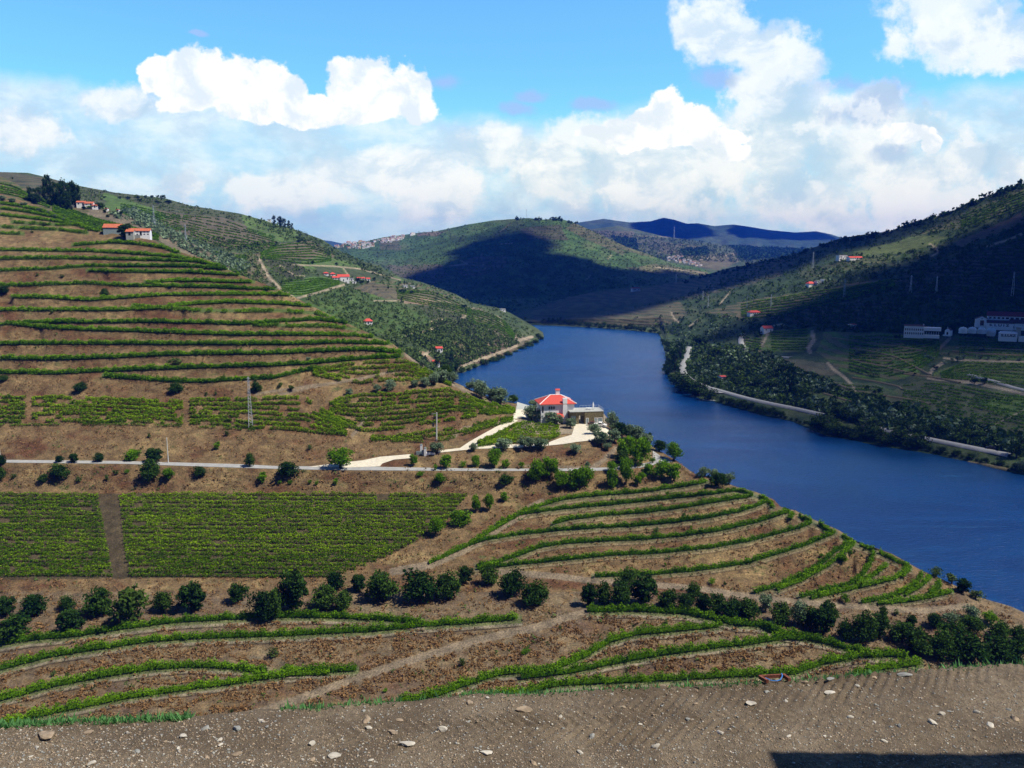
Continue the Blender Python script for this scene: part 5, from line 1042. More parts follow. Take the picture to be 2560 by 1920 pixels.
# --- pickup
P = SB.P(1500, 1067.5); t = empty('pickup_truck', P+[0, 0, .2], R(-24), 'white pickup truck parked in front of the stone garage', 'pickup truck')
def extr(prof, y0, y1):
    n = len(prof); V = [(x, y0, z) for x, z in prof]+[(x, y1, z) for x, z in prof]
    return MB().add(V, [tuple(range(n)), tuple(range(n, 2*n))[::-1]]+[(i, n+i, n+(i+1) % n, (i+1) % n)[::-1] for i in range(n)])
extr([(-2.5,.45),(2.45,.42),(2.55,.8),(2.4,1.02),(1.35,1.12),(.75,1.7),(-.55,1.74),(-.85,1.12),(-2.5,1.1)], -.88, .88).build('body', M['white'], t)
extr([(1.18,1.14),(.72,1.62),(-.48,1.66),(-.66,1.14)], -.90, .90).build('side_window', M['darkglass'], t)
MB().add([(1.38,-.75,1.14),(1.38,.75,1.14),(.82,.7,1.66),(.82,-.7,1.66)], [(0,1,2,3)]).build('windscreen', M['darkglass'], t)
for x in (-1.55, 1.6):
    for y in (-.9, .9):
        w = MB().bar((x, y-.1, .36), (x, y+.1, .36), .37, .37, 14).build('wheel', M['black'], t); MB().bar((x, y-.12, .36), (x, y+.12, .36), .19, .19, 10).build('rim', M['metal'], w)
for y in (-.65, .65): MB().box(2.5, 2.57, y-.15, y+.15, .7, .88).build('headlight', M['metal'], t)
P = SB.P(1482, 1064.0); t = empty('car', P+[0, 0, .2], R(-10), 'dark red car behind the white pickup at the garage', 'car')
extr([(-1.9,.4),(1.9,.4),(1.95,.75),(1.0,.9),(.55,1.35),(-.8,1.38),(-1.4,.95),(-1.95,.85)], -.8, .8).build('body', plain('dark_red_paint', (.09, .025, .02), .4, .5), t)
extr([(.9,.92),(.5,1.28),(-.75,1.3),(-1.15,.95)], -.82, .82).build('side_window', M['darkglass'], t)
for x in (-1.2, 1.25):
    for y in (-.8, .8): MB().bar((x, y-.1, .33), (x, y+.1, .33), .33, .33, 12).build('wheel', M['black'], t)
P = SF.P(2476, 1127.0); t = empty('car', P+[0, 0, 1.1], R(160), 'dark car driving on the road across the river', 'car')
extr([(-2.1,.4),(2.1,.4),(2.1,.8),(1.1,.95),(.6,1.45),(-.9,1.48),(-1.5,1.0),(-2.1,.9)], -.85, .85).build('body', M['black'], t)
extr([(1.0,.96),(.55,1.38),(-.85,1.4),(-1.25,1.0)], -.87, .87).build('side_window', M['darkglass'], t)
for x in (-1.3, 1.3):
    for y in (-.85, .85): MB().bar((x, y-.1, .33), (x, y+.1, .33), .33, .33, 12).build('wheel', M['black'], t)
# --- gate, poles, pylon
kG = 272/F
P = SB.P(1064, 1139.0); t = empty('gate_wall', P, 0, 'white and grey gate wall with two white pillars at the driveway entrance', 'gate')
for u0_, z1_, y in ((1052, 3.4, 1.6), (1063, 2.7, 0)):
    x = (u0_-1064)*kG; pi_ = MB().box(x-.36, x+.36, y-.36, y+.36, -.3, z1_).build('pillar', M['white'], t); MB().box(x-.42, x+.42, y-.42, y+.42, z1_, z1_+.1).bar((x, y, z1_+.1), (x, y, z1_+.5), .14, .08, 8).build('cap', M['grey'], pi_)
xs = np.linspace(.2, 3.3, 12); V = []
for i, x in enumerate(xs):
    y = .3*math.sin(i*.28); h = 1.35-.45*min(1, i/2.5); V += [(x, y, -.4), (x, y, h), (x, y+.3, h), (x, y+.3, -.4)]
MB().add(V, [(4*i+a, 4*i+4+a, 4*i+4+(a+1) % 4, 4*i+(a+1) % 4) for i in range(11) for a in range(4)]+[(0, 1, 2, 3), (47, 46, 45, 44)]).build('wall', M['white'], t)
MB().box(-3.3, -.5, .9, 1.15, -.3, 1.25).build('wing_wall', M['grey'], t)
MB().box(-1.4, -.55, .3, .38, .1, 1.9).build('gate_leaf', M['grey'], t)
P = SB.P(1091, 1101.0); t = empty('utility_pole', P, R(0), 'thick pale concrete pole with small transformer beside the gate', 'utility pole')
m = MB().bar((0, 0, -1), (.25, 0, 10.2), .30, .18, 8); m.build('pole', M['pole'], t)
MB().box(-1.4, -.75, -.3, .3, 5.1, 6.3).bar((-1.1, 0, 6.3), (-1.1, 0, 6.9), .08).build('transformer', M['black'], t); MB().box(-.5, -.18, -.25, .25, 7.6, 8.9).build('switch_box', M['black'], t)
MB().bar((-1.6, 0, 9.6), (.3, 0, 9.9), .06).bar((-1.2, 0, 5.1), (0, 0, 4.9), .06).build('crossarm', M['metal'], t)
def lattice(t, H, w0, w1, n, mat='metal', r=.06):
    m = MB(); c = lambda z: w0+(w1-w0)*z/H
    for sx_, sy_ in ((-1, -1), (1, -1), (1, 1), (-1, 1)): m.bar((sx_*w0/2, sy_*w0/2, -.5), (sx_*w1/2, sy_*w1/2, H), r*1.4, r, 4)
    for i in range(n):
        za, zb = H*i/n, H*(i+1)/n; a, b = c(za)/2, c(zb)/2; s = 1 if i % 2 else -1
        for q in range(4):
            A = [(-1, -1), (1, -1), (1, 1), (-1, 1)][q]; B = [(1, -1), (1, 1), (-1, 1), (-1, -1)][q]
            if s < 0: A, B = B, A
            m.bar((A[0]*a, A[1]*a, za), (B[0]*b, B[1]*b, zb), r*.7, n=4)
    return m.build('mast', M[mat], t)
P = SB.P(627, 1068.0); t = empty('lattice_pylon', P, R(20), 'slender grey steel lattice pylon in the patchy vineyard above the road', 'pylon')
lattice(t, 18.2, 1.5, .35, 15, r=.07); MB().bar((-.9, 0, 16.6), (.9, 0, 16.6), .06).bar((-.7, 0, 17.6), (.7, 0, 17.6), .05).build('crossarm', M['metal'], t)
for (u, v, h, lab) in ((421, 1158, 8.8, 'thin pale pole standing on the road edge near the large dark bush'), (1, 1149, 7.2, 'thin pale pole on the road at the left edge of the picture')):
    P = SB.P(u, v); t = empty('utility_pole', P, 0, lab, 'utility pole'); MB().bar((0, 0, -.5), (0, 0, h), .17, .11, 8).build('pole', M['pole'], t); MB().box(-.05, .05, -.3, .3, h-.5, h-.4).build('bracket', M['metal'], t)
PYL = [(SF, 2110, 745, 20), (SF, 2276, 732, 18), (SF, 2340, 736, 18), (SF, 2530, 745, 24), (SF, 1867, 770, 14), (SF, 1927, 766, 14), (SF, 2032, 670, 22), (SF, 1770, 770, 16), (SF, 1757, 752, 14), (SC, 386, 567, 22), (SC, 465, 603, 16), (SD, 1316, 547, 30), (SE1, 1685, 593, 62), (SF, 1690, 708, 18), (SD, 1668, 670, 26)]
for i, (S, u, v, h) in enumerate(PYL):
    v = max(v, float(S.top(u))+1); P = S.P(u, v); t = empty('lattice_pylon', P, .3*i, f'small distant lattice pylon, {ordw(i+1)} counting from the one nearest the wine estate', 'pylon', 'distant pylons')
    lattice(t, h, h*.09, h*.03, 7, r=.075 if u != 1685 else .35); MB().bar((-h*.09, 0, h*.9), (h*.09, 0, h*.9), .12).build('crossarm', M['metal'], t)
# --- farm at upper left
house(SB, 281, 585.0, 42, 15.5, 10, 'farm shed with pitched red tile roof and pale grey wall at upper left', 'barn', depth=8, wins=0, wall='grey', cat='barn', D=442, rot=R(14))
house(SB, 348, 588.5, 50, 11, 6.5, 'long white farmhouse with orange tile roof beside the farm shed', 'farmhouse', depth=6, wins=6, D=432, winrows=2, rot=R(14))
house(SB, 324, 588.0, 18, 8.5, 6, 'low red-roofed farm annex between the shed and the long farmhouse', 'farm_annex', depth=5, wins=1, D=428, wall='concrete', rot=R(10))
w = MB().box(-3.2, 3.2, 0, .4, -2, 2.1).build('retaining_wall', M['concrete']); w.location = tuple(SB.P(336, 597)); tag(w, 'pale concrete retaining wall below the long farmhouse', 'wall')
for d in ((202, 514, 20, 8, 4, 'white house with red roof just right of the dark grove', 2), (222, 514, 20, 5, 5, 'red-roofed middle house of the far upper farm', 2), (237, 519, 13, 5, 3, 'small white house at the right end of the far upper farm', 3), (181, 511, 8, 5, 3, 'tiny red-roofed hut half hidden by the dark grove', 1), (294, 530, 5, 5, 2, 'tiny white hut right of the far upper farm', 1), (265, 524, 6, 2.5, 1.5, 'low pale shed right of the far upper farm', 1)):
    house(SB2, d[0], d[1], d[2], d[3], d[4], d[5], depth=6, wins=d[6], D=float(SB2.depth(d[0], d[1]))-6, rot=R(14))
# --- hamlet on the left valley side
for d in (('815,687,13,4,3', 'small white house with red hipped roof at the left end of the valley hamlet', 'hip'), ('832,689,13,4,4', 'white house with wide red hipped roof, second from left in the valley hamlet', 'hip'), ('859,703,29,11,6', 'largest white manor with red roof in the valley hamlet', 'gable'), ('840,698.5,17,4,4', 'low red-roofed wing in front of the largest manor of the hamlet', 'gable'),
          ('879,702,12,6,2', 'plain white flat-roofed house right of the largest manor', 'flat'), ('886,709,10,5,1.5', 'small grey-white garage below the valley hamlet', 'flat'), ('897,698,8,3,2', 'tiny red-roofed house among trees of the hamlet', 'gable'), ('908,699,9,3,3', 'small red-roofed cottage right of the hamlet trees', 'gable'), ('921,702.5,9,5,3', 'white cottage with red roof at the right end of the hamlet', 'gable'),
          ('1014,720,12,7,1', 'pale ruined-looking farmhouse by the dark cypress', 'flat'), ('1032,720,12,5,.8', 'low white box house right of the cypress', 'flat'), ('921,810,21,7,6', 'white bungalow with orange hipped roof below the left hillside', 'hip'), ('1098,880,18,9,4', 'white two-storey house with tiled roof on the slope near the shore', 'gable'), ('1091,911,17,5,5', 'small pale house with faded red roof near the rocks by the shore', 'gable'), ('1258,778,13,5,.8', 'white flat-roofed house on the left point above the river bend', 'flat'), ('673,553,9,4,.8', 'small pale ruin on the left skyline', 'flat'),
          ('1200,805,0,0,0', '', '')):
    q = [float(x) for x in d[0].split(',')]
    if q[2]: house(SC, q[0], q[1], q[2], q[3], q[4], d[1], style=d[2], depth=7, wins=3 if q[2] > 10 else 1, roof='concrete' if d[2] == 'flat' else 'tilehot', rot=R(14), D=float(SC.depth(q[0], q[1]))-4)
for d in (('1591,728,22,7,2.5', 'long white house with arches in the cloud shadow by the river bend', 'hip', 6), ('2108,648,24,10,1', 'white modernist two-storey mansion on the right hillside', 'flat', 5), ('2141,648.5,38,4,3.5', 'long low red-roofed wing right of the white mansion', 'gable', 6), ('2030,714,18,5,5', 'red-roofed villa on the terraces of the right hillside', 'hip', 3), ('2049,708,14,5,.8', 'flat yellowish house beside the red-roofed hillside villa', 'flat', 2), ('2063,703,8,4,.6', 'tiny white cube house above the yellowish one', 'flat', 1),
          ('1888,786,29,5,4.5', 'white house with red hipped roof above the winding lane', 'hip', 5), ('1921,829,26,8,6', 'white farmhouse with orange roof beside the small vineyard across the river', 'gable', 2), ('2137,818,12,6,2', 'small white hut in the dark fields left of the wine estate', 'gable', 1), ('1810,948,15,6,2', 'small grey stone hut on the steep bank by the road', 'gable', 1)):
    q = [float(x) for x in d[0].split(',')]; house(SF, q[0], q[1], q[2], q[3], q[4], d[1], style=d[2], depth=7, wins=d[3], roof='concrete' if d[2] == 'flat' else 'tilehot', rot=R(14), D=float(SF.depth(q[0], q[1]))-4)
# --- wine estate on the right
def letters(par, txt, w, h, x, y, z, spread=None):
    chars = txt if spread is None else txt
    cu = bpy.data.curves.new('lettering', 'FONT'); cu.body = txt; cu.extrude = .03; cu.size = 1; cu.offset = .035
    if spread: cu.space_character = spread
    tmp = bpy.data.objects.new('tmp', cu); col.objects.link(tmp); bpy.context.view_layer.update()
    me = bpy.data.meshes.new_from_object(tmp.evaluated_get(bpy.context.evaluated_depsgraph_get())); bpy.data.objects.remove(tmp)
    n = len(me.vertices); c = np.empty(n*3, np.float32); me.vertices.foreach_get('co', c); c = c.reshape(-1, 3); mn = c.min(0); mx = c.max(0)
    o_ = np.empty_like(c); o_[:, 0] = x+(c[:, 0]-mn[0])/(mx[0]-mn[0])*w; o_[:, 2] = z+(c[:, 1]-mn[1])/(mx[1]-mn[1])*h; o_[:, 1] = y-.06-c[:, 2]
    me.vertices.foreach_set('co', o_.ravel()); me.materials.clear(); me.materials.append(M['ink']); me.update()
    o = bpy.data.objects.new('lettering', me); col.objects.link(o); o.parent = par; return o
def at(u, v, D): return unproj(u, v, D)
def hgt(dv, D): return dv*D/F
D0 = 636.0; k = D0/F
def P0(u, v, D=D0): return unproj(u, v, D)
t = empty('warehouse', P0(2468, 801.5, 648), R(-29), 'long white upper warehouse with dark red roof and a row of windows', 'warehouse'); L = 110*k
MB().gwall(0, L, 0, 12, -3, 3.9, 3.2).build('wall', M['white'], t); MB().gable(0, L, 0, 12, 4.05, 3.3, .5).build('roof', plain('old_tile', (.22, .05, .05), .9), t)
for i, uu in enumerate((2474.5, 2483.5, 2492.5, 2502, 2511, 2521, 2532, 2543, 2555, 2567)):
    x = (uu-2468)*k*1.02; ww = .75 if i < 4 else 1.15; MB().box(x-ww, x+ww, -.08, .02, 1.7, 3.1).build('window', M['darkglass'], t)
t = empty('warehouse', P0(2467, 818, 634), R(-29), 'white lower warehouse with dark roof and large letters S. LUIZ', 'warehouse'); L = 57*k
MB().gwall(0, L, 0, 9, -2, 3.4, 2.0).build('wall', M['white'], t); MB().gable(0, L, 0, 9, 3.55, 2.1, .4).build('roof', M['darkroof'], t)
letters(t, 'S. L U I Z', 43*k, 1.9, 1.7, 0, .95); MB().box((2526-2467)*k-.3, (2526-2467)*k, -.1, -.05, -1, 1).build('lamp_box', M['black'], t)
t = empty('warehouse', P0(2524, 819, 632), R(-29), 'white warehouse wing with dark roof at the right edge of the estate', 'warehouse'); L = 60*k
MB().gwall(0, L, 0, 9, -2, 3.4, 2.8).build('wall', M['white'], t); MB().gable(0, L, 0, 9, 3.55, 2.9, .4).build('roof', M['darkroof'], t)
for x in (.8, 2.0, 3.1, 6.2, 7.4, 8.6, 9.8): MB().box(x-.15, x+.15, -.06, .02, 2.1, 2.5).build('vent', M['darkglass'], t)
MB().box(.9, 2.9, -.08, .02, -.3, 1.7).build('door', M['darkglass'], t)
t = empty('gabled_shed', P0(2453.5, 813, 642), R(-29), 'white shed showing its gable end with a dark door left of the warehouses', 'shed')
hw = 14.5*k; V = [(-hw, 0, -2), (hw, 0, -2), (hw, 0, 4.8), (0, 0, 7.0), (-hw, 0, 4.8)]; V2 = [(x, 12, z) for x, y, z in V]
MB().add(V+V2, [(0,1,2,3,4),(9,8,7,6,5),(1,6,7,2),(5,0,4,9)]).build('wall', M['white'], t)
MB().add([(-hw-.3, -.3, 4.75), (0, -.3, 7.1), (hw+.3, -.3, 4.75), (-hw-.3, 12.3, 4.75), (0, 12.3, 7.1), (hw+.3, 12.3, 4.75)], [(0,1,4,3),(1,2,5,4)]).build('roof', M['darkroof'], t)
MB().box(-1.1, 1.6, -.08, .02, -.2, 4.0).build('door', M['darkglass'], t); MB().box(-.6, .6, -.08, .02, 5.0, 5.6).build('window', M['grey'], t)
for i, (u, r, zt, v) in enumerate(((2407, 10, 5.0, 833), (2430, 10, 5.0, 833), (2454, 10, 5.0, 834), (2477, 11, 6.4, 840))):
    t = empty('storage_tank', P0(u, v, 625), 0, ('round white domed storage tank, %s from the left in the row' % ordw(i+1)) if i < 3 else 'tall round white tank at the right end of the tank row', 'tank', 'domed tanks in a row')
    rr = r*k*.98; me = MB(); n = 20; rings = [(0, rr*.82 if i == 3 else rr), (zt*.35, rr*.97), (zt*.6, rr), (zt*.8, rr*.86), (zt*.93, rr*.55), (zt, rr*.06)]
    V = [(q*cos(2*pi*j/n), q*sin(2*pi*j/n), z) for z, q in rings for j in range(n)]
    me.add(V, [(a*n+j, a*n+(j+1) % n, (a+1)*n+(j+1) % n, (a+1)*n+j) for a in range(5) for j in range(n)]); me.build('tank_body', M['tank'], t)
    MB().cyl(0, 0, zt-.1, zt+.25, .4, 8).build('hatch', M['metal'], t); MB().cyl(0, 0, zt*.45, zt*.47, rr*1.02, 20).build('band', M['white'], t)
t = empty('white_store', P0(2497, 848, 610), R(-27), 'white block store with the letters S.LUIZ at the foot of the estate', 'store'); kk = 610/F; L = 39*kk
MB().box(0, L, 0, 6, -1.5, 4.6).build('wall', M['white'], t); MB().add([(-.2, -.2, 4.6), (L+.2, -.2, 4.6), (L-.2, 3.4, 6.2), (.9, 3.4, 6.2), (L+.2, 6.2, 4.6), (-.2, 6.2, 4.6)], [(0,1,2,3),(1,4,2),(5,0,3),(4,5,3,2)]).build('roof', M['tank'], t)
letters(t, 'S.LUIZ', 33*kk, 1.9, 1.2, 0, 2.2)
t = empty('stone_tower', P0(2545, 842, 606), R(-29), 'squat stone-coloured tower right of the white block store', 'tower'); MB().box(-1.6, 1.6, 0, 3.2, -1.5, 6.6).build('wall', M['concrete'], t); MB().box(-1.8, 1.8, -.2, 3.4, 6.61, 6.9).build('coping', M['stone'], t)
t = empty('white_store', P0(2556, 850, 604), R(-29), 'low white shed at the right edge below the tower', 'store'); MB().box(-2.5, 4, 0, 4, -1.5, 2.4).build('wall', M['white'], t); MB().box(-2.7, 4.2, -.2, 4.2, 2.41, 2.7).build('roof', M['tank'], t)
t = empty('estate_house', P0(2259, 838, 640), R(-27), 'long white estate house with dark windows and a veranda wing', 'house'); k6 = 640/F
MB().box(0, 45*k6, 0, 9, -2, 24*k6).build('wall', M['white'], t); MB().gable(0, 45*k6, 0, 9, 24*k6+.1, .9, .3).build('roof', M['darkroof'], t)
MB().box(45*k6+.02, 83*k6, 1, 9, 13*k6, 21*k6).box(45*k6+.02, 80*k6, -1.5, 6, -1.5, .8).build('veranda_wing', M['white'], t)
for i in range(7): MB().bar((46*k6+i*1.7, -1.3, .8), (46*k6+i*1.7, -1.3, 3.8), .12).build('pillar', M['white'], t)
for zr in (1.0, 4.1):
    for i in range(9): MB().box(.8+i*1.55, 1.5+i*1.55, -.08, .02, zr, zr+1.6).build('window', M['darkglass'], t)
MB().box(44*k6-.6, 44*k6+.2, 3, 4, 24*k6, 24*k6+1.6).build('chimney', M['white'], t)
t = empty('chapel', P0(2368, 837, 638), R(-45), 'small white chapel with pointed gable and cross between the estate house and the tanks', 'chapel')
V = [(-2, 0, -1), (2, 0, -1), (2, 0, 3.6), (0, 0, 5.2), (-2, 0, 3.6)]; V2 = [(x, 6, z) for x, y, z in V]
MB().add(V+V2, [(0,1,2,3,4),(9,8,7,6,5),(1,6,7,2),(5,0,4,9)]).build('wall', M['white'], t); MB().add([(-2.2, -.1, 3.5), (0, -.1, 5.35), (2.2, -.1, 3.5), (-2.2, 6.2, 3.5), (0, 6.2, 5.35), (2.2, 6.2, 3.5)], [(0,1,4,3),(1,2,5,4)]).build('roof', M['darkroof'], t)
MB().box(-.6, .6, -.08, .02, 0, 2.2).build('door', M['darkglass'], t); MB().bar((0, 0, 5.2), (0, 0, 6.6), .08).bar((-.4, 0, 6.1), (.4, 0, 6.1), .07).build('cross', M['white'], t)
MB().box(-2.6, 2.6, -2.0, -.2, -1, .05).build('steps', M['white'], t)
cluster(SF, ' '.join(f'{u},{v},4.5,{h},c' for u, v, h in [(2400+3.4*i, 834+.25*i, 10+3*math.sin(i*2.1)) for i in range(22)]), 'in the cypress hedge before the tanks', 'cypress hedge before the tanks')
cluster(SF, '2300,832,12,18,d 2290,836,10,12,d 2248,842,8,14,d 2240,842,12,10,d 2350,832,12,14,k 2385,820,10,18,k 2380,830,12,14,k 2395,812,10,12,k 2160,820,14,10,d 2180,822,12,10,d', 'around the estate house', 'trees around the estate house')
# stone walls stepping through the right bank
WALLS = ['2135,870 2190,882 2240,893 2290,920 2325,938', '2080,845 2160,856 2250,868 2320,880', '2110,900 2200,915 2260,930 2300,938', '2130,900 2230,903', '2050,945 2090,960 2125,975', '2130,945 2190,955 2250,968 2255,975', '2060,985 2110,1000 2135,1008 ', '2145,980 2220,992 2290,1002 2325,1012', '2150,934 2175,940', '1862,850 1905,858', '1858,868 1900,882', '2175,857 2260,862', '2000,1012 2070,1028', '2260,935 2340,945 2400,958', '2380,878 2450,885 2560,890', '2420,1157 2470,1165 2520,1176']
for i, w_ in enumerate(WALLS):
    o = fstrip(Q(w_), .5, .9, 'stone_wall', 'stone'); del o['kind']; tag(o, f'low dark dry-stone terrace wall across the river, {ordw(i+1)} of sixteen', 'wall', 'terrace walls across the river')
# jetty
P = SF.P(1778, 1004.0); P[2] = 0; t = empty('jetty', P, R(-20), 'small pale jetty ramp with boats on the far bank', 'jetty'); MB().box(-6, 4, -1.5, 1.5, .1, .6).build('deck', M['concrete'], t); MB().bar((-5, 0, -1), (-5, 0, .1), .2).bar((3, 0, -1), (3, 0, .1), .2).build('pile', M['bark'], t)
for i, (x, lb) in enumerate(((8, 'small white boat moored right of the jetty'), (12, 'small dark boat moored beyond the white one at the jetty'))):
    t = empty('boat', (P[0]+x, P[1]-1.0*i, 0.0), R(30), lb, 'boat'); extr([(-2.2, -.1), (1.8, -.1), (2.6, .7), (-2.4, .6)], -.8, .8).build('hull', M['white' if i == 0 else 'black'], t); MB().box(-.6, .6, -.5, .5, .65, 1.3).build('cabin', M['white'], t)
# ================================================================ villages, house by house
M['pale_tile'] = plain('pale_tile', (.60, .42, .34), .9)
def village(S, polys, n, wpx, label, group, seed, D=None):
    g = random.Random(seed); protos = []
    for kx in range(5):
        w_, d_, h_ = g.uniform(8, 14), g.uniform(7, 9), g.uniform(4.5, 8); mt = ['white', 'white', 'white', 'cream', 'white'][kx]
        m = MB().gwall(-w_/2, w_/2, 0, d_, -3, h_, 1.0); nf = len(m.f); (m.gable if kx % 2 else m.hip)(-w_/2, w_/2, 0, d_, h_+.12, .9)
        me = m.mesh('village_house', [M['white'] if mt == 'white' else plain('cream_wall', (.78, .66, .45)), M['tile' if kx in (0, 3) else 'pale_tile']])
        for i, p in enumerate(me.polygons): p.material_index = 0 if i < nf else 1
        protos.append((me, w_))
    pts = []
    while len(pts) < n:
        p = g.choice(polys); a = np.array(p); u, v = g.uniform(a[:, 0].min(), a[:, 0].max()), g.uniform(a[:, 1].min(), a[:, 1].max())
        if inpoly(np.array(u), np.array(v), p) and all(abs(u-x)*.8+abs(v-y)*1.6 > 3.2 for x, y in pts): pts.append((u, v))
    pts.sort()
    for u, v0 in pts:
        v = v0
        v = max(v, float(S.top(u))+1.2); me, w_ = g.choice(protos); o = bpy.data.objects.new('village_house', me); col.objects.link(o); q = S.P(u, v); s = g.uniform(.85, 1.35)*wpx*float(S.depth(u, v))/F/11
        o.location = tuple(q); o.rotation_euler = (0, 0, g.uniform(-.1, .6)); o.scale = (s,)*3; tag(o, f'{label}, {ordw(pts.index((u, v0))+1)} from the left', 'house', group)
zv = lambda s: [(820+x/9.217, 560+y/9.217) for x, y in Q(s)]
village(SD, [zv('160,520 380,430 600,400 850,410 1080,490 1060,560 620,585 180,550')], 46, 6.5, 'tiny pale house in the lower hilltop village', 'houses of the left hilltop village', 3)
village(SD, [zv('1050,410 1300,340 1480,310 1640,285 1780,285 1740,360 1580,390 1400,440 1050,425')], 34, 6.5, 'tiny pale house on the hilltop village ridge', 'houses along the ridge of the hilltop village', 4)
village(SD, [zv('1915,255 2000,245 2000,275 1920,275')], 2, 7, 'tiny house at the hilltop village end', 'last houses of the hilltop village', 5)
ze = lambda s: [(1640+x/4.254, 560+y/4.254) for x, y in Q(s)]
village(SE1, [ze('100,355 280,340 400,400 510,445 430,455 260,415 110,390')], 40, 5.0, 'tiny pale house in the far village', 'houses of the far village', 6)
# ================================================================ the soil strip at the overlook
ZF = 94.0
edge = Q('-400,1840 0,1814 120,1806 400,1797 560,1785 640,1770 800,1770 900,1758 1060,1748 1180,1736 1300,1738 1500,1728 1660,1718 1780,1712 1900,1704 2010,1702 2120,1690 2200,1683 2380,1672 2480,1668 2560,1662 2960,1640')
def mfg():
    m, t, b, o = newmat('bare_soil'); p = geo(t)
    a = noise(t, p, .9, 5, .6); f = noise(t, p, 14.0, 6, .7); g = noise(t, p, 70.0, 4, .7)
    c = mixc(t, smooth(t, a.outputs[0], .35, .68), (.18, .135, .09), (.32, .25, .17))
    c = mixc(t, mth(t, 'MULTIPLY', smooth(t, f.outputs[0], .42, .66), .7), c, (.13, .10, .07))
    v = nd(t, 'ShaderNodeTexVoronoi'); t.links.new(p, v.inputs['Vector']); v.inputs['Scale'].default_value = 22
    st = mth(t, 'MULTIPLY', smooth(t, v.outputs['Distance'], .12, .26, 1, 0), smooth(t, nd_sep(t, v.outputs['Color']), .78, .86))
    c = mixc(t, st, c, (.46, .42, .35))
    t.links.new(c, b.inputs['Base Color'])
    h = mth(t, 'ADD', mth(t, 'ADD', mth(t, 'MULTIPLY', f.outputs[0], .9), mth(t, 'MULTIPLY', g.outputs[0], .5)), mth(t, 'MULTIPLY', st, .6))
    bp = nd(t, 'ShaderNodeBump'); bp.inputs['Strength'].default_value = 1.0; bp.inputs['Distance'].default_value = .07
    t.links.new(h, bp.inputs['Height']); t.links.new(bp.outputs[0], b.inputs['Normal']); return m
def nd_sep(t, c):
    s = nd(t, 'ShaderNodeSeparateColor'); t.links.new(c, s.inputs[0]); return s.outputs[0]
M['soil'] = mfg()
def fgz(x, y):
    z = ZF+.05*fbm(x/1.3, y/1.0, 61, 4)+.018*fbm(x/.16, y/.16, 62, 3, .6)
    # lug marks of a tractor tyre on the right half
    for (cx, cy, ang, w, amp) in ((3.6, 10.4, .12, .55, .022), (5.4, 10.9, .16, .5, .022), (2.0, 9.6, .05, .5, .014), (-.5, 9.4, .03, .5, .010)):
        s = (x-cx)*cos(ang)+(y-cy)*sin(ang); q = -(x-cx)*sin(ang)+(y-cy)*cos(ang)
        z = z+amp*.85*(.4+vnoise(x/.5, y/.3, 7))*np.clip(1-(q/w)**2, 0, 1)*np.clip(1.6-abs(s)/2.2, 0, 1)*np.sin((s+np.abs(q)*.9)*2*pi/.16)
    return z
uc = np.concatenate([np.arange(-2600, 0, 40), np.arange(0, 2560, 2.5), np.arange(2560, 5200, 40)])
tv = np.concatenate([np.linspace(0, 1, 150)])
ve = pl(edge, uc); Dm = (HC-ZF)*F/(ve+4*fbm(uc/30, uc*0, 5, 3)-640)
Db = 7.9
rows = []
for q, (dd, dz) in enumerate(((5.5, -14.0), (3.2, -7.5), (1.6, -3.2), (.8, -1.3), (.35, -.45), (.12, -.1))):
    D = Dm+dd; rows.append(unproj(uc, 640+(HC-(ZF+dz))*F/D, D))
for q in tv:
    D = 1/(1/Dm*(1-q)+q/Db); W_ = unproj(uc, 640+(HC-ZF)*F/D, D); W_[:, 2] = fgz(W_[:, 0], W_[:, 1]); rows.append(W_)
G = np.stack(rows); nr, nc = G.shape[:2]; I = np.arange(nr*nc).reshape(nr, nc); Fc = np.stack([I[1:, :-1], I[1:, 1:], I[:-1, 1:], I[:-1, :-1]], -1).reshape(-1, 4)
tag(mesh_np('dirt_road', G.reshape(-1, 3), Fc, [M['soil']], smooth_=True), kind='structure')
V = np.array([(-40, -30, ZF-.1), (40, -30, ZF-.1), (40, 7.85, ZF-.1), (-40, 7.85, ZF-.1)]); tag(mesh_np('ground', V, np.array([[0, 1, 2, 3]]), [M['soil']]), kind='structure')
for sx_ in ():
    V = np.array([(sx_*5.5, 7.7, ZF-.12), (sx_*60, 5, ZF-.12), (sx_*60, 22, ZF-4), (sx_*7.2, 11.2, ZF-.3)]); tag(mesh_np('ground', V, np.array([[0, 1, 2, 3]] if sx_ > 0 else [[0, 3, 2, 1]]), [M['soil']]), kind='structure')
# stones
def rock_mesh(seed, flat):
    g = np.random.default_rng(seed); import bmesh
    bm = bmesh.new(); bmesh.ops.create_icosphere(bm, subdivisions=2, radius=.5)
    pl_ = [(g.normal(size=3), g.uniform(.26, .42)) for _ in range(9)]
    for v in bm.verts:
        p = np.array(v.co)
        for n_, d_ in pl_:
            n_ = n_/np.linalg.norm(n_); e = p @ n_
            if e > d_: p = p-n_*(e-d_)
        p = p*(1+.06*g.normal()); v.co = (p[0], p[1]*.75, p[2]*flat)
    me = bpy.data.meshes.new('rock'); bm.to_mesh(me); bm.free(); return me
M['rockw'] = plain('pale_rock', (.47, .43, .36), .9, var=.25, scale=9); M['rockg'] = plain('grey_rock', (.26, .26, .24), .9, var=.25, scale=9); M['rockb'] = plain('tan_rock', (.30, .23, .16), .9, var=.3, scale=9)
RM = []
for i in range(12):
    me = rock_mesh(i+1, (.32, .5, .75)[i % 3]); me.materials.append(M[('rockw', 'rockb', 'rockg', 'rockw')[i % 4]]); RM.append(me)
def fgP(u, v, lift=0):
    D = (HC-ZF)*F/(v-640); p = unproj(u, v, D); p[2] = fgz(np.array(p[0]), np.array(p[1]))+lift; return p, D/F
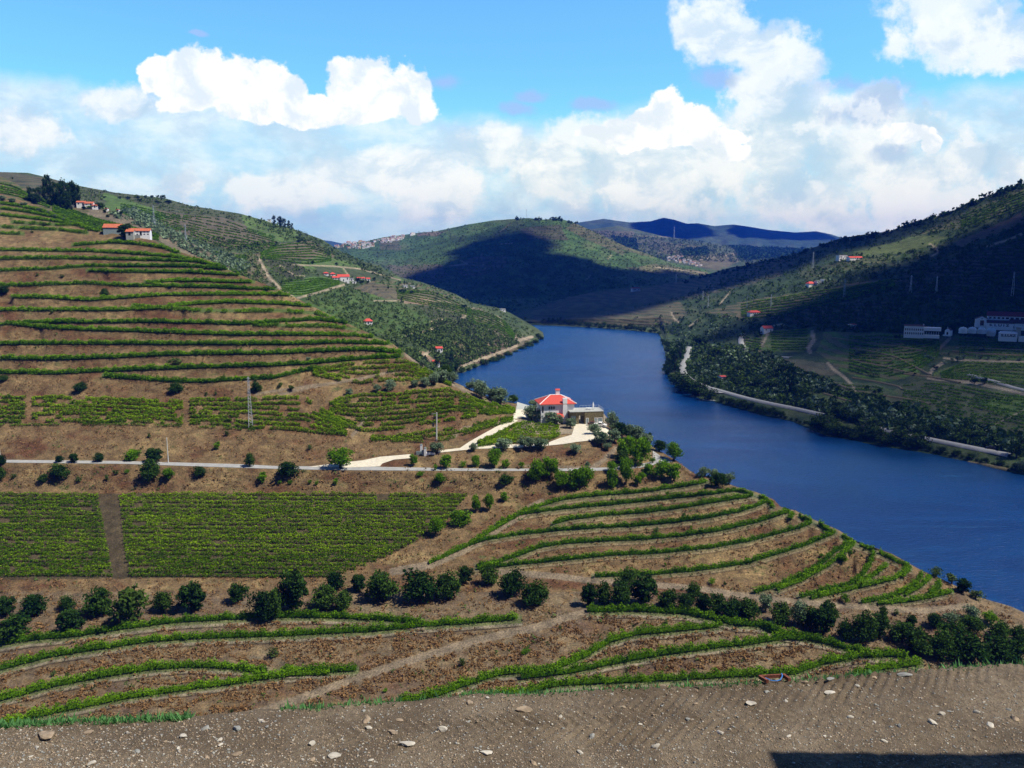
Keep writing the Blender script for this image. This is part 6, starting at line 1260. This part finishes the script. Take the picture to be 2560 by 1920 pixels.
RK = '114,1838,62,22 221,1827,28 320,1829,16 592,1821,28 446,1870,16 342,1875,20 592,1881,28 549,1848,18 551,1861,18 652,1802,16 76,1889,16 92,1867,16 516,1890,16 228,1908,28 668,1818,16 411,1851,14 513,1821,26 459,1840,28 916,1796,28 922,1816,20 998,1796,24 984,1829,36 1017,1860,46 1106,1826,30 1215,1883,36 1311,1778,46 1175,1755,26 1220,1747,14 927,1903,16 780,1856,24 834,1890,38 777,1900,26 909,1773,16 1172,1803,16 1333,1908,20 656,1806,14 2072,1732,32 2075,1704,22 2259,1690,38 1917,1724,20 1966,1748,16 1975,1713,12 1876,1757,34 2331,1808,28 2442,1779,18 2474,1813,26 2537,1795,26 2354,1787,20 2373,1779,14 2211,1851,18 2436,1827,16 2126,1790,18 2186,1803,16 2249,1816,16 1971,1844,16 1955,1851,14 2062,1841,14 2521,1773,18 2012,1705,20 2186,1692,18 2099,1722,18 2142,1718,16 2176,1722,12 1400,1790,18 1480,1840,22 1560,1770,16 1640,1865,26 1720,1800,16 1800,1835,22 1450,1880,20 1600,1815,14 1740,1760,14'
rk = sorted([[float(x) for x in w_.split(',')] for w_ in RK.split()])
for i, q in enumerate(rk):
    p, kk = fgP(q[0], q[1]+2); big = q[2] > 30; me = RM[(i*7) % 12 if not big else (0, 3, 9, 6)[i % 4]]; o = bpy.data.objects.new('rock', me); col.objects.link(o)
    s = q[2]*kk; o.location = (p[0], p[1], p[2]+s*.06); o.scale = (s*1.05, s*.9, s*(.7 if big else .85)); o.rotation_euler = (random.uniform(-.2, .25), random.uniform(-.2, .2), random.uniform(-.4, .4) if big else random.uniform(0, 6))
    kind = {'pale_rock': 'pale', 'tan_rock': 'tan', 'grey_rock': 'grey'}[me.materials[0].name]
    tag(o, f'{"large" if big else "small"} {kind} stone on the bare soil strip, {ordw(i+1)} from the left', 'stone', 'larger stones on the bare soil')
def pebbles(n, smin, smax, seed, mat, label):
    g = np.random.default_rng(seed); u = g.uniform(-20, 2580, n); v = pl(edge, u)+4+g.random(n)**.9*(1925-pl(edge, u)); D = (HC-ZF)*F/(v-640); P = unproj(u, v, D); P[:, 2] = fgz(P[:, 0], P[:, 1])
    s = (smin+(smax-smin)*g.random(n)**3)[:, None]; base = np.array([(1,0,0),(0,1,0),(-1,0,0),(0,-1,0),(0,0,.8),(0,0,-.6)])*.5
    a = g.random(n)*6.28; Vb = base[None]*(1+.35*g.normal(size=(n, 6, 3))); X_ = Vb[..., 0]*np.cos(a)[:, None]-Vb[..., 1]*np.sin(a)[:, None]; Y_ = Vb[..., 0]*np.sin(a)[:, None]+Vb[..., 1]*np.cos(a)[:, None]
    V = np.stack([X_, Y_*.8, Vb[..., 2]*.7], -1)*s[:, None]+P[:, None]; f = np.array([(0,1,4),(1,2,4),(2,3,4),(3,0,4),(1,0,5),(2,1,5),(3,2,5),(0,3,5)])
    Fc = (f[None]+6*np.arange(n)[:, None, None]).reshape(-1, 3); tag(mesh_np('gravel', V.reshape(-1, 3), Fc, [mat]), label, 'gravel', kind='stuff')
pebbles(3000, .008, .045, 1, M['rockw'], 'pale pebbles scattered over the bare soil'); pebbles(4000, .008, .05, 2, M['rockg'], 'grey pebbles scattered over the bare soil'); pebbles(14000, .008, .045, 3, M['rockb'], 'tan crumbs of soil and stone over the road')
# grass on the lip
def blades(n, poly_u, dlo, dhi, hlo, hhi, seed, label, mat='grass'):
    g = np.random.default_rng(seed); u = np.concatenate([g.uniform(a, b, int(n*w_)) for a, b, w_ in poly_u]); n = len(u); ve_ = pl(edge, u); De = (HC-ZF)*F/(ve_-640); d = g.uniform(dlo, dhi, n); D = De+d
    z = ZF+np.interp(d, [-.3, .12, .35, .8, 1.6], [0, -.1, -.45, -1.3, -3.2]); P = unproj(u, 640+(HC-z)*F/D, D)
    h = (hlo+(hhi-hlo)*g.random(n)**2); a = g.random(n)*6.28; w_ = .012+.01*g.random(n); lx = g.normal(size=n)*.35*h; ly = g.normal(size=n)*.35*h
    dx = np.cos(a)*w_; dy = np.sin(a)*w_
    V = np.stack([P+np.stack([-dx, -dy, 0*h], 1), P+np.stack([dx, dy, 0*h], 1), P+np.stack([lx*.5+dx*.7, ly*.5+dy*.7, h*.6], 1), P+np.stack([lx, ly, h], 1)], 1).reshape(-1, 3)
    T = np.repeat(g.random(n), 4); tag(mesh_np('grass', V, np.arange(4*n).reshape(n, 4), [M[mat]], {'tone': T}), label, 'grass', kind='stuff')
blades(22000, [(-20, 480, .42), (700, 1010, .08), (1150, 1560, .20), (1500, 1900, .07), (1960, 2200, .08), (2350, 2580, .12)], -.05, .6, .03, .15, 5, 'fresh green grass along the lip of the soil strip')
blades(160, [(700, 1500, .5), (2200, 2560, .5)], -.05, .2, .08, .2, 6, 'thin grass stalks on the lip of the soil strip')
# rusty frame with blue cord
p, kk = fgP(1935, 1702); t = empty('rusty_frame', p, R(6), 'rusty metal frame with a blue cord lying on the soil edge', 'frame'); M['rust'] = plain('rust', (.20, .07, .045), .9, var=.4, scale=20); M['blue'] = plain('blue_cord', (.04, .22, .62), .7)
MB().box(-.21, .21, .10, .14, 0, .05).build('back_bar', M['rust'], t); MB().add([(-.21, .10, .0), (-.17, .10, 0), (-.11, -.10, 0), (-.15, -.10, 0), (-.21, .10, .05), (-.17, .10, .05), (-.11, -.10, .05), (-.15, -.10, .05)], [(0,1,5,4),(1,2,6,5),(2,3,7,6),(3,0,4,7),(4,5,6,7)]).build('side_bar', M['rust'], t)
MB().add([(.17, .10, .0), (.21, .10, 0), (.24, -.08, 0), (.20, -.08, 0), (.17, .10, .05), (.21, .10, .05), (.24, -.08, .05), (.20, -.08, .05)], [(0,1,5,4),(1,2,6,5),(2,3,7,6),(3,0,4,7),(4,5,6,7)]).build('side_bar', M['rust'], t)
m = MB(); pts = [(-.14, 0, .05), (-.06, -.05, .02), (.02, -.07, .015), (.09, -.04, .02), (.14, .04, .05), (.15, .12, .06)]
for a, b in zip(pts[:-1], pts[1:]): m.bar(a, b, .008)
m.build('cord', M['blue'], t)
t.scale = (.95, .6, 1)
# unseen shed added right of the camera to shadow the corner of the soil
t = empty('shadow_shed', (7.3, -6, ZF-.05), 0, 'added unseen shed right of the overlook, casting the corner shadow', 'shed'); MB().box(0, 4.5, 0, 13.5, 0, 6.3).build('wall', M['white'], t); MB().box(-.05, 4.7, -.3, 13.6, 6.31, 6.5).build('roof', M['tile'], t)
MB().box(-.06, .02, 3, 4, 0, 2.1).build('door', M['bark'], t)
